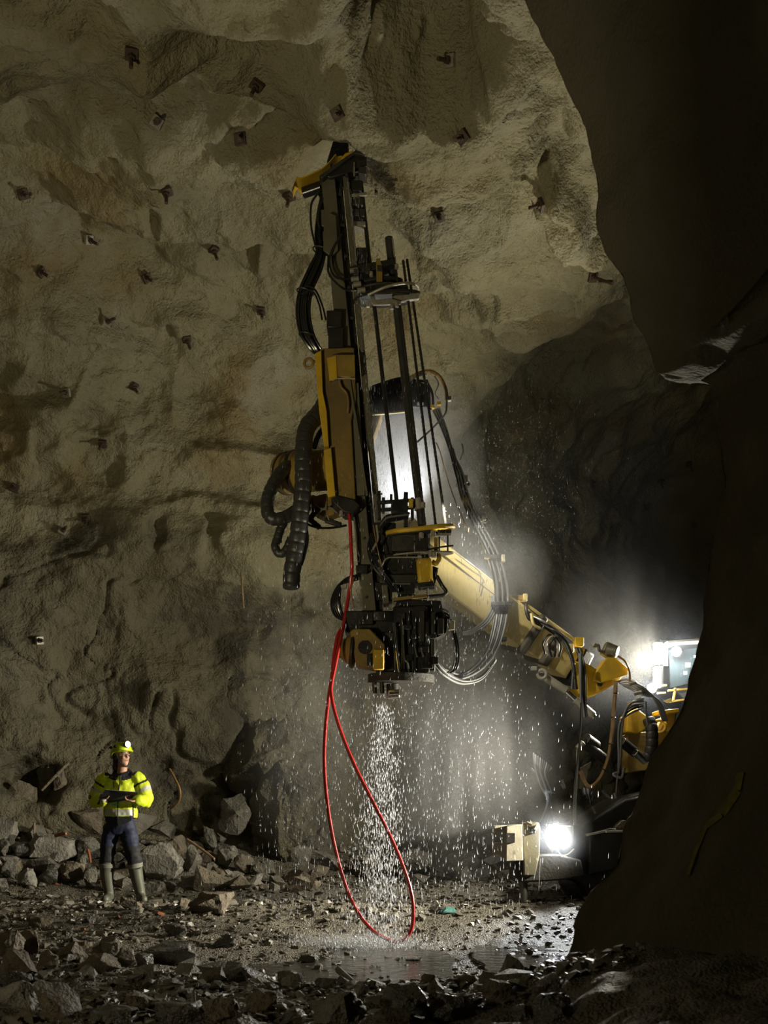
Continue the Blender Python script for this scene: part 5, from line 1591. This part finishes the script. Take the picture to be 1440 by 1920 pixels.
ARM_L = [(-.245, .0, 1.385), (-.315, -.005, 1.27), (-.345, -.03, 1.16), (-.27, -.14, 1.15), (-.185, -.245, 1.165)]
ARM_R = [(.125, .0, 1.395), (.19, -.005, 1.28), (.225, -.03, 1.165), (.215, -.13, 1.15), (.185, -.235, 1.15)]
for A in (ARM_L, ARM_R):
    limb(b, A, [.058, .05, .045, .04, .030])
# hands
def hand(mb, wrist, d, palm_n, side):
    d, palm_n = Vector(d).normalized(), Vector(palm_n).normalized()
    s = d.cross(palm_n).normalized() * side
    w = Vector(wrist)
    R = Matrix((s, d, palm_n)).transposed()
    mb.ell(PO + w + d * .05, (.040, .052, .016), R)
    for k, (o, ln) in enumerate(((-.030, .068), (-.010, .078), (.010, .073), (.029, .058))):
        p0 = w + d * .085 + s * o
        p1 = p0 + (d + palm_n * .35).normalized() * ln * .5
        p2 = p1 + (d * .55 + palm_n).normalized() * ln * .32
        p3 = p2 + (d * .1 + palm_n).normalized() * ln * .26
        limb(mb, [p0, p1, p2, p3], [.0095, .009, .008, .007], 8, 3)
    t0 = w + d * .03 - s * .032
    limb(mb, [t0, t0 + (d * .8 - s * .7).normalized() * .04, t0 + (d * .8 - s * .7).normalized() * .04 + (d + palm_n * .4).normalized() * .035], [.013, .011, .009], 8, 3)


hand(b, (.182, -.245, 1.152), (-.92, -.25, .02), (-.1, -.2, 1.0), 1)
hand(b, (-.18, -.255, 1.168), (.85, -.25, .25), (.1, -.15, 1.0), -1)
LEG_L = [(-.165, .0, .88), (-.195, -.012, .70), (-.215, -.02, .52), (-.222, .0, .30), (-.198, .02, .09)]
LEG_R = [(.005, .0, .88), (.05, -.012, .70), (.085, -.025, .52), (.115, .0, .30), (.155, .02, .09)]
for A in (LEG_L, LEG_R):
    limb(b, A, [.085, .075, .055, .048, .035])
limb(b, [(-.198, .03, .05), (-.20, -.06, .045), (-.202, -.14, .035)], [.035, .035, .026])
limb(b, [(.155, .03, .05), (.18, -.05, .045), (.21, -.12, .035)], [.035, .035, .026])
link_mesh('body', fused(b, .0065, 5), M['skin'], person)

for s in (-1, 1):
    e = MB().ell(H(.031 * s, .083, .012), (.012, .010, .0075), HR).build('eye', M['eye'], person)
    MB().ell(H(.031 * s + .002, .0915, .013), (.0058, .003, .0058), HR).build('iris', M['pupil'], e)
    MB().tube([H(.016 * s, .094, .031), H(.032 * s, .093, .035), H(.047 * s, .081, .031)], .0035, 6).build('eyebrow', M['hair'], person)
MB().tube([H(-.021, .088, -.058), H(0, .097, -.057), H(.021, .088, -.058)], [.003, .006, .003], 8).build('lips', M['lip'], person)
hr = MB().ell(H(0, -.035, .012), (.083, .088, .095), HR, 18, 12).ell(H(0, -.09, -.05), (.055, .045, .07), HR)
hr.ell(H(.03, -.085, -.11), (.04, .04, .06), HR)
link_mesh('hair', fused(hr, .009, 4), M['hair'], person)

# helmet
hv, hf = [], []
nu, nvv = 32, 12
for j in range(nvv + 1):
    t = j / nvv * PI / 2
    for i in range(nu):
        a = 2 * PI * i / nu
        lo = .008 - .045 * float(sstep(.15, -.45, math.sin(a))) * (math.cos(t) ** 2)
        rr = math.cos(t) ** .75
        hv.append(H(.116 * rr * math.cos(a), -.004 + .140 * rr * math.sin(a), .052 + lo * math.cos(t) - .015 + .125 * math.sin(t)))
for j in range(nvv):
    for i in range(nu):
        hf.append((j * nu + i, j * nu + (i + 1) % nu, (j + 1) * nu + (i + 1) % nu, (j + 1) * nu + i))
hm = MB().add(hv, hf)
helmet = hm.build('helmet', M['helmet'], person)
so = helmet.modifiers.new('shell', 'SOLIDIFY')
so.thickness = .006
MB().prism([H(.075 * math.cos(a), .105 + .052 * math.sin(a), .052 - .004 * math.sin(a)) for a in np.linspace(0, PI, 12)], .006, up).build('helmet_peak', M['helmet'], helmet)
MB().tube([H(.117 * math.cos(a), -.004 + .141 * math.sin(a), .044 - .045 * float(sstep(.15, -.45, math.sin(a)))) for a in np.linspace(0, 2 * PI, 29)[:-1]], .006, 6, closed=True).build('helmet_rim', M['helmet'], helmet)
for s in (-1, 1):
    for y in (-.05, .03):
        MB().ell(H(.104 * s, y, .105), (.012, .024, .016), HR).build('helmet_vent', M['black_cloth'], helmet)
MB().tube(catmull([H(-.086, .01, .04), H(-.07, .035, -.05), H(-.02, .06, -.118), H(.02, .06, -.118), H(.07, .035, -.05), H(.086, .01, .04)], 5), .007, 6).build('chin_strap', M['black_cloth'], helmet)
for s in (-1, 1):
    MB().ell(H(.083 * s, -.012, -.02), (.018, .036, .045), HR).build('ear_guard', M['black_cloth'], helmet)
MB().tube(catmull([H(-.07, .05, .02), H(-.04, .10, .015), H(0, .112, .01), H(.04, .10, .015), H(.07, .05, .02)], 5), .003, 6).build('glasses', M['galv'], person)
lampc = H(.02, .148, .115)
MB().cyl(lampc - fw * .03, lampc, .034, n=18).build('headlamp_housing', M['black_cloth'], helmet)
MB().ell(lampc + fw * .006, (.033, .012, .033), HR).build('headlamp_lens', M['lamp_white'], helmet, label='bright white headlamp lens')
point('headlamp_light', lampc + fw * .06, 0.5, (.9, .95, 1.0), .03)

# jacket
j = MB()
j.loft([(L(-.068, .0, .955), .188, .128), (L(-.068, .0, 1.02), .190, .130), (L(-.07, -.004, 1.12), .192, .134), (L(-.065, -.004, 1.25), .205, .138), (L(-.062, .0, 1.34), .205, .130),
        (L(-.058, .004, 1.41), .165, .108), (L(-.055, .008, 1.455), .10, .085)], 26)
for A in (ARM_L, ARM_R):
    limb(j, A, [.088, .086, .082, .076, .062], 16)
    j.ell(L(*A[0]), (.095, .095, .085))
j.torus(L(-.052, .012, 1.455), Vector((0, -.35, 1)), .082, .036, 22, 10)
j.ell(L(-.06, .075, 1.43), (.13, .05, .05))
for s in (-1, 1):
    j.ell(L(-.06 + .10 * s, -.05, 1.405), (.062, .05, .035))
jm = fused(j, .010, 5)
# creases
co = np.array([v.co[:] for v in jm.vertices])
lc = co - np.array(PO)
nn = np.array([v.normal[:] for v in jm.vertices])
cr_ = .012 * vnoise(lc[:, 0] * 16, lc[:, 1] * 16, lc[:, 2] * 9 + lc[:, 0] * 8) + .004 * vnoise(lc[:, 0] * 30, lc[:, 1] * 30, lc[:, 2] * 26)
jm.vertices.foreach_set('co', (co + nn * cr_[:, None]).reshape(-1).astype(np.float32))
jo = link_mesh('jacket', jm, [M['hivis'], M['reflect'], M['black_cloth']], person)
pc = np.array([p.center[:] for p in jm.polygons]) - np.array(PO)


def along(A, q):
    """Arc position of points q on a polyline, and distance to it."""
    best, pos, acc = np.full(len(q), 9.0), np.zeros(len(q)), 0.0
    for i in range(len(A) - 1):
        a, c2 = np.array(A[i]), np.array(A[i + 1])
        ab = c2 - a
        l = np.linalg.norm(ab)
        t = np.clip((q - a) @ ab / l ** 2, 0, 1)
        d = np.linalg.norm(q - a - t[:, None] * ab, axis=1)
        k = d < best
        best = np.where(k, d, best)
        pos = np.where(k, acc + t * l, pos)
        acc += l
    return best, pos


mi = np.zeros(len(pc), int)
x_, y_, z_ = pc.T
inner = np.abs(x_ + .066) < .165
torso = inner & (z_ < 1.36)
mi[torso & (z_ > .985) & (z_ < 1.05)] = 1
mi[torso & (z_ > 1.135) & (z_ < 1.19)] = 1
mi[torso & (z_ < .978)] = 2
mi[torso & (np.abs(x_ + .068) > .13) & (np.abs(y_) < .075) & (z_ < 1.2)] = 2
r = np.hypot((x_ + .055) / 1.25, (y_ - .0) * .9)
mi[(z_ > 1.432) & (r < .15)] = 2
mi[(z_ > 1.33) & (z_ < 1.45) & (y_ < 0) & (np.abs(x_ + .05) > .02) & (np.abs(x_ + .05) < .13) & (z_ > 1.375 + .35 * np.abs(np.abs(x_ + .05) - .05))] = 2
for A in (ARM_L, ARM_R):
    d_, s_ = along(A, pc)
    k = (d_ < .125) & ~torso
    mi[k & (s_ > .125) & (s_ < .175)] = 1
    mi[k & (s_ > .055) & (s_ < .078) & (y_ < .03) & (z_ < 1.42)] = 2
    mi[(d_ < .1) & (s_ > .535)] = 2
jm.polygons.foreach_set('material_index', mi)
jm.update()
MB().tube([L(-.065, -.146, .96), L(-.062, -.146, 1.12), L(-.05, -.150, 1.26), L(-.042, -.136, 1.36), L(-.04, -.11, 1.43)], .007, 6).build('zipper', M['black_cloth'], jo)
for z0, z1, x in ((1.30, 1.365, -.108), (1.26, 1.275, -.135)):
    MB().bar(L(x, -.139, z0), L(x - .006, -.126, z1), .010, .012).build('pocket_zip', M['black_cloth'], jo)
MB().prism([L(-.068, -.137, .965), L(.09, -.118, .965), L(.085, -.112, .93), L(.035, -.122, .90), L(-.05, -.134, .862), L(-.066, -.136, .90)], .012).build('jacket_tail', M['black_cloth'], jo)
MB().prism([L(-.13, -.142, 1.095), L(-.06, -.147, 1.10), L(-.06, -.147, 1.12), L(-.13, -.142, 1.118)], .012).build('cyan_pocket', M['cyan'], jo, label='turquoise strip below the clipboard')
bd = MB().prism([L(-.405, -.09, 1.175), L(-.37, -.12, 1.175), L(-.37, -.12, 1.21), L(-.405, -.09, 1.21)], .006).build('sleeve_badge', M['black_cloth'], jo, label='small black square sleeve badge')
for dx in (0, .016):
    MB().bar(L(-.40 + dx * .9, -.105 - dx * .8, 1.187), L(-.40 + dx * .9, -.105 - dx * .8, 1.20), .008, .008).build('badge_mark', M['hivis'], bd)
MB().prism([L(-.375, -.06, 1.30), L(-.36, -.07, 1.315), L(-.345, -.08, 1.29), L(-.352, -.076, 1.283), L(-.36, -.07, 1.298)], .006).build('sleeve_logo', M['black_cloth'], jo)

# trousers
t = MB()
t.loft([(L(-.075, .0, .985), .155, .112), (L(-.077, .0, .90), .168, .118), (L(-.08, .0, .82), .168, .115), (L(-.08, .0, .77), .14, .10)], 24)
limb(t, [(-.155, .0, .86), (-.19, -.012, .70), (-.215, -.02, .52), (-.225, -.002, .40)], [.102, .092, .083, .078], 16)
limb(t, [(-.005, .0, .86), (.045, -.012, .70), (.085, -.025, .52), (.105, -.002, .40)], [.104, .096, .088, .082], 16)
tm = fused(t, .010, 5)
co = np.array([v.co[:] for v in tm.vertices])
lc = co - np.array(PO)
nn = np.array([v.normal[:] for v in tm.vertices])
cr_ = .010 * vnoise(lc[:, 0] * 14, lc[:, 1] * 14, lc[:, 2] * 20) + .006 * vnoise(lc[:, 0] * 9 + 7, lc[:, 1] * 9, lc[:, 2] * 34) * sstep(.66, .5, lc[:, 2])
tm.vertices.foreach_set('co', (co + nn * cr_[:, None]).reshape(-1).astype(np.float32))
to = link_mesh('trousers', tm, [M['navy'], M['black_cloth'], M['hivis']], person)
pc = np.array([p.center[:] for p in tm.polygons]) - np.array(PO)
mi = np.where((pc[:, 2] < .63) & (pc[:, 1] < .02), 1, 0)
mi[(pc[:, 0] < -.235) & (pc[:, 2] > .78) & (pc[:, 2] < .9) & (np.abs(pc[:, 1]) < .04)] = 2
tm.polygons.foreach_set('material_index', mi)
# boots
for nm, A, toe in (('boot', LEG_L, [(-.198, .045, .06), (-.20, -.05, .052), (-.203, -.15, .042)]), ('boot', LEG_R, [(.150, .045, .06), (.18, -.045, .052), (.222, -.135, .042)])):
    k = MB()
    top = Vector(A[2]).lerp(Vector(A[3]), .42)
    limb(k, [tuple(top), A[3], A[4]], [.084, .075, .058], 18)
    limb(k, toe, [.058, .055, .048], 14)
    bo = link_mesh('boot', fused(k, .009, 4), M['boot'], person)
    MB().torus(PO + top, Vector(A[2]) - Vector(A[3]), .076, .017, 24, 8).torus(PO + top + Vector((0, 0, -.022)), Vector(A[2]) - Vector(A[3]), .076, .016, 24, 8).build('boot_top', M['boot_top'], bo, label='folded pale boot top')
    q = [Vector(p) for p in toe]
    ax = (q[2] - q[0])
    sd = Vector((-ax.y, ax.x, 0)).normalized()
    o0 = q[0] - ax.normalized() * .05
    o1 = q[2] + ax.normalized() * .045
    MB().prism([PO + Vector((*(o0 + sd * .045).xy, .012)), PO + Vector((*(o0 - sd * .045).xy, .012)), PO + Vector((*(q[1] - sd * .055).xy, .012)), PO + Vector((*(o1 - sd * .03).xy, .012)),
                PO + Vector((*(o1 + sd * .03).xy, .012)), PO + Vector((*(q[1] + sd * .055).xy, .012))], .026, Vector((0, 0, 1))).build('boot_sole', M['boot_top'], bo, .006)

# clipboard held in both hands
cbp = [(-.135, -.415, 1.268), (.215, -.385, 1.238), (.095, -.215, 1.168), (-.268, -.245, 1.112)]
nrm = (Vector(cbp[1]) - Vector(cbp[0])).cross(Vector(cbp[3]) - Vector(cbp[0])).normalized()
cb = tag(empty('clipboard', L(-.05, -.3, 1.2)), 'black clipboard with papers held in the worker\'s hands', 'clipboard')
MB().prism([L(*p) for p in cbp], .012, nrm).build('board', M['board'], cb)
sg = 1 if nrm.z > 0 else -1
ctr_ = sum((Vector(p) for p in cbp), Vector()) / 4
MB().prism([PO + ctr_ + (Vector(p) - ctr_) * .93 + nrm * (.011 * sg) for p in cbp], .008, nrm).build('paper', M['paper'], cb)
MB().bar(L(*(Vector(cbp[0]).lerp(Vector(cbp[3]), .35))) + nrm * .016 * sg, L(*(Vector(cbp[0]).lerp(Vector(cbp[3]), .65))) + nrm * .016 * sg, .03, .012, nrm).build('clip', M['galv'], cb)


# ------------------------------------------------------------------ falling water and mist
dv, df = [], []
dn = 0
rw = np.random.RandomState(11)
unit = np.array([(0, 0, 1), (1, 0, -.25), (-.5, .87, -.25), (-.5, -.87, -.25), (0, 0, -.75)], float)
uf = [(0, 1, 2), (0, 2, 3), (0, 3, 1), (4, 2, 1), (4, 3, 2), (4, 1, 3)]


def drops(n, fn, name, label):
    V, Fc, k = [], [], 0
    for i in range(n):
        c, r, ln, tilt = fn(rw)
        q = unit * np.array([r, r, ln])
        q[:, 0] += q[:, 2] * tilt
        V.append(q + np.array(c))
        Fc.extend([tuple(k + j_ for j_ in f) for f in uf])
        k += 5
    me = bpy.data.meshes.new(name)
    me.from_pydata(np.concatenate(V).tolist(), [], Fc)
    me.polygons.foreach_set('use_smooth', [True] * len(me.polygons))
    return tag(link_mesh(name, me, M['drop']), label, 'water', kind='stuff')


def jet(r):
    t = r.rand() ** .8
    y = 1318 + t * 450
    sp = 20 + 46 * t
    x = 718 - 8 * t + r.randn() * sp * .55
    return P(x, y, 10.85 + r.randn() * .12 - .5 * t), .0018 + .0036 * r.rand() ** 2, .012 + .034 * r.rand(), .02 * r.randn()


def shower(r):
    y = 700 + 1050 * r.rand()
    x = 760 + r.randn() * 130 + (60 if y < 1000 else 0)
    return P(x, y, 11 + r.randn() * .45), .0010 + .0016 * r.rand() ** 2, .012 + .034 * r.rand(), .03 * r.randn() + .05


def sprayed(r):
    t = r.rand() ** 1.3
    a = -1.25 + 1.9 * r.rand()
    d = 60 + 250 * t
    return P(850 + d * math.cos(a) * .8, 960 + d * math.sin(a) * .75, 11.4 + r.randn() * .4), .0010 + .0016 * r.rand() ** 2, .004 + .009 * r.rand(), .5 * r.rand()


def wide(r):
    return P(480 + 500 * r.rand(), 820 + 900 * r.rand(), 11 + r.randn() * .6), .0012 + .0018 * r.rand() ** 2, .014 + .036 * r.rand(), .02


def rail_drip(r):
    y = 350 + 600 * r.rand()
    return P(fb(y, 46) + r.randn() * 9 + 8, y, 10.8 + r.randn() * .08), .0012 + .002 * r.rand() ** 2, .010 + .05 * r.rand(), -.09


def splash(r):
    x = 650 + r.randn() * 85
    h = abs(r.randn()) * 10
    return P(x, 1778 - h + r.randn() * 5, 10.1 + r.randn() * .2), .0022 + .004 * r.rand() ** 2, .006 + .018 * r.rand(), r.randn() * .5


drops(2800, jet, 'water_stream', 'stream of water drops pouring from the nozzle under the drill')
drops(3900, shower, 'falling_drops', 'shower of falling water drops around the drill')
drops(1300, sprayed, 'spray_drops', 'fine drops flung out to the lamp side of the boom')
drops(1800, wide, 'drip_drops', 'thin scattered drips across the chamber')
drops(420, rail_drip, 'rail_drops', 'white water drops running down beside the guide rail')
drops(2300, splash, 'splash_drops', 'water splashing up where the stream hits the floor')
for x, y, ln in ((545, 1160, 90), (1128 + 90, 1085, 0), (1013, 1640, 60)):
    if ln:
        tag(MB().tube([P(x, y - ln / 2, 10.8), P(x - 3, y + ln / 2, 10.8)], .0022, 5).build('water_trickle', M['drop']), 'thin trickle of water dripping from the thickest hose' if x < 600 else 'thin trickle of water beside the front lamp', 'water', kind='stuff')


def mist(name, label, c, r, density, seed, colour=(1, 1, 1), stretch=(1, 1, .4), aniso=0.2, power=1.3):
    mb = MB().ell((0, 0, 0), (1, 1, 1), None, 24, 14)
    o = link_mesh(name, mb.mesh(name), bpy.data.materials.new(name))
    o.location, o.scale = c, r
    m = o.data.materials[0]
    m.use_nodes = True
    nt = m.node_tree
    nt.nodes.clear()
    out = nt.nodes.new('ShaderNodeOutputMaterial')
    vs_ = nt.nodes.new('ShaderNodeVolumeScatter')
    vs_.inputs['Color'].default_value = (*colour, 1)
    vs_.inputs['Anisotropy'].default_value = aniso
    tc = nt.nodes.new('ShaderNodeTexCoord')
    ln = nt.nodes.new('ShaderNodeVectorMath')
    ln.operation = 'LENGTH'
    nt.links.new(tc.outputs['Object'], ln.inputs[0])
    mr = nt.nodes.new('ShaderNodeMapRange')
    mr.inputs['From Min'].default_value = 1.0
    mr.inputs['From Max'].default_value = 0.0
    nt.links.new(ln.outputs['Value'], mr.inputs['Value'])
    pw = nt.nodes.new('ShaderNodeMath')
    pw.operation = 'POWER'
    pw.inputs[1].default_value = power
    nt.links.new(mr.outputs['Result'], pw.inputs[0])
    geo = nt.nodes.new('ShaderNodeNewGeometry')
    mp = nt.nodes.new('ShaderNodeMapping')
    mp.inputs['Scale'].default_value = stretch
    mp.inputs['Location'].default_value = (seed, 0, 0)
    nt.links.new(geo.outputs['Position'], mp.inputs['Vector'])
    nz = nt.nodes.new('ShaderNodeTexNoise')
    nz.inputs['Scale'].default_value = 2.6
    nz.inputs['Detail'].default_value = 3
    nt.links.new(mp.outputs['Vector'], nz.inputs['Vector'])
    m2 = nt.nodes.new('ShaderNodeMapRange')
    m2.inputs['From Min'].default_value = 0.30
    m2.inputs['From Max'].default_value = 0.68
    m2.inputs['To Min'].default_value = 0.25
    m2.inputs['To Max'].default_value = 1.6
    nt.links.new(nz.outputs['Fac'], m2.inputs['Value'])
    a = nt.nodes.new('ShaderNodeMath')
    a.operation = 'MULTIPLY'
    nt.links.new(pw.outputs[0], a.inputs[0])
    nt.links.new(m2.outputs['Result'], a.inputs[1])
    d = nt.nodes.new('ShaderNodeMath')
    d.operation = 'MULTIPLY'
    d.inputs[1].default_value = density
    nt.links.new(a.outputs[0], d.inputs[0])
    nt.links.new(d.outputs[0], vs_.inputs['Density'])
    nt.links.new(vs_.outputs['Volume'], out.inputs['Volume'])
    return tag(o, label, 'mist', kind='stuff')


mist('mist', 'bright white mist glowing behind the drill feed and column', P(762, 890, 11.9), (.95, .5, 1.35), 2.2, 1)
mist('mist', 'mist drifting over the pale boom', P(890, 1070, 11.7), (.9, .5, .75), 0.8, 2)
mist('mist', 'curtain of mist falling below the boom', P(870, 1380, 11.8), (1.2, .6, 1.9), 0.44, 3, stretch=(1.6, 1, .25))
mist('mist', 'thin bluish mist falling at the cliff side of the red hose', P(590, 1320, 11.5), (1.0, .6, 1.9), 0.2, 4, stretch=(2, 1, .15))
mist('mist', 'haze around the glaring lamps of the rig', P(1200, 1210, 13.7), (1.6, 0.9, 1.5), 0.07, 5)
mist('mist', 'small ball of mist added round the front lamp for its bluish halo', P(1044, 1566, 11.45), (.42, .25, .42), 0.5, 8)  # small mist volume added to give the lamp its halo
mist('mist', 'thin grey haze hanging in the dark far heading', P(1120, 1040, 16.5), (3.6, 2.2, 3.6), 0.10, 7)
mist('mist', 'white mist of splashing water over the muddy puddle', P(655, 1768, 10.1), (.75, .3, .14), 2.2, 6, stretch=(2, 2, 2))
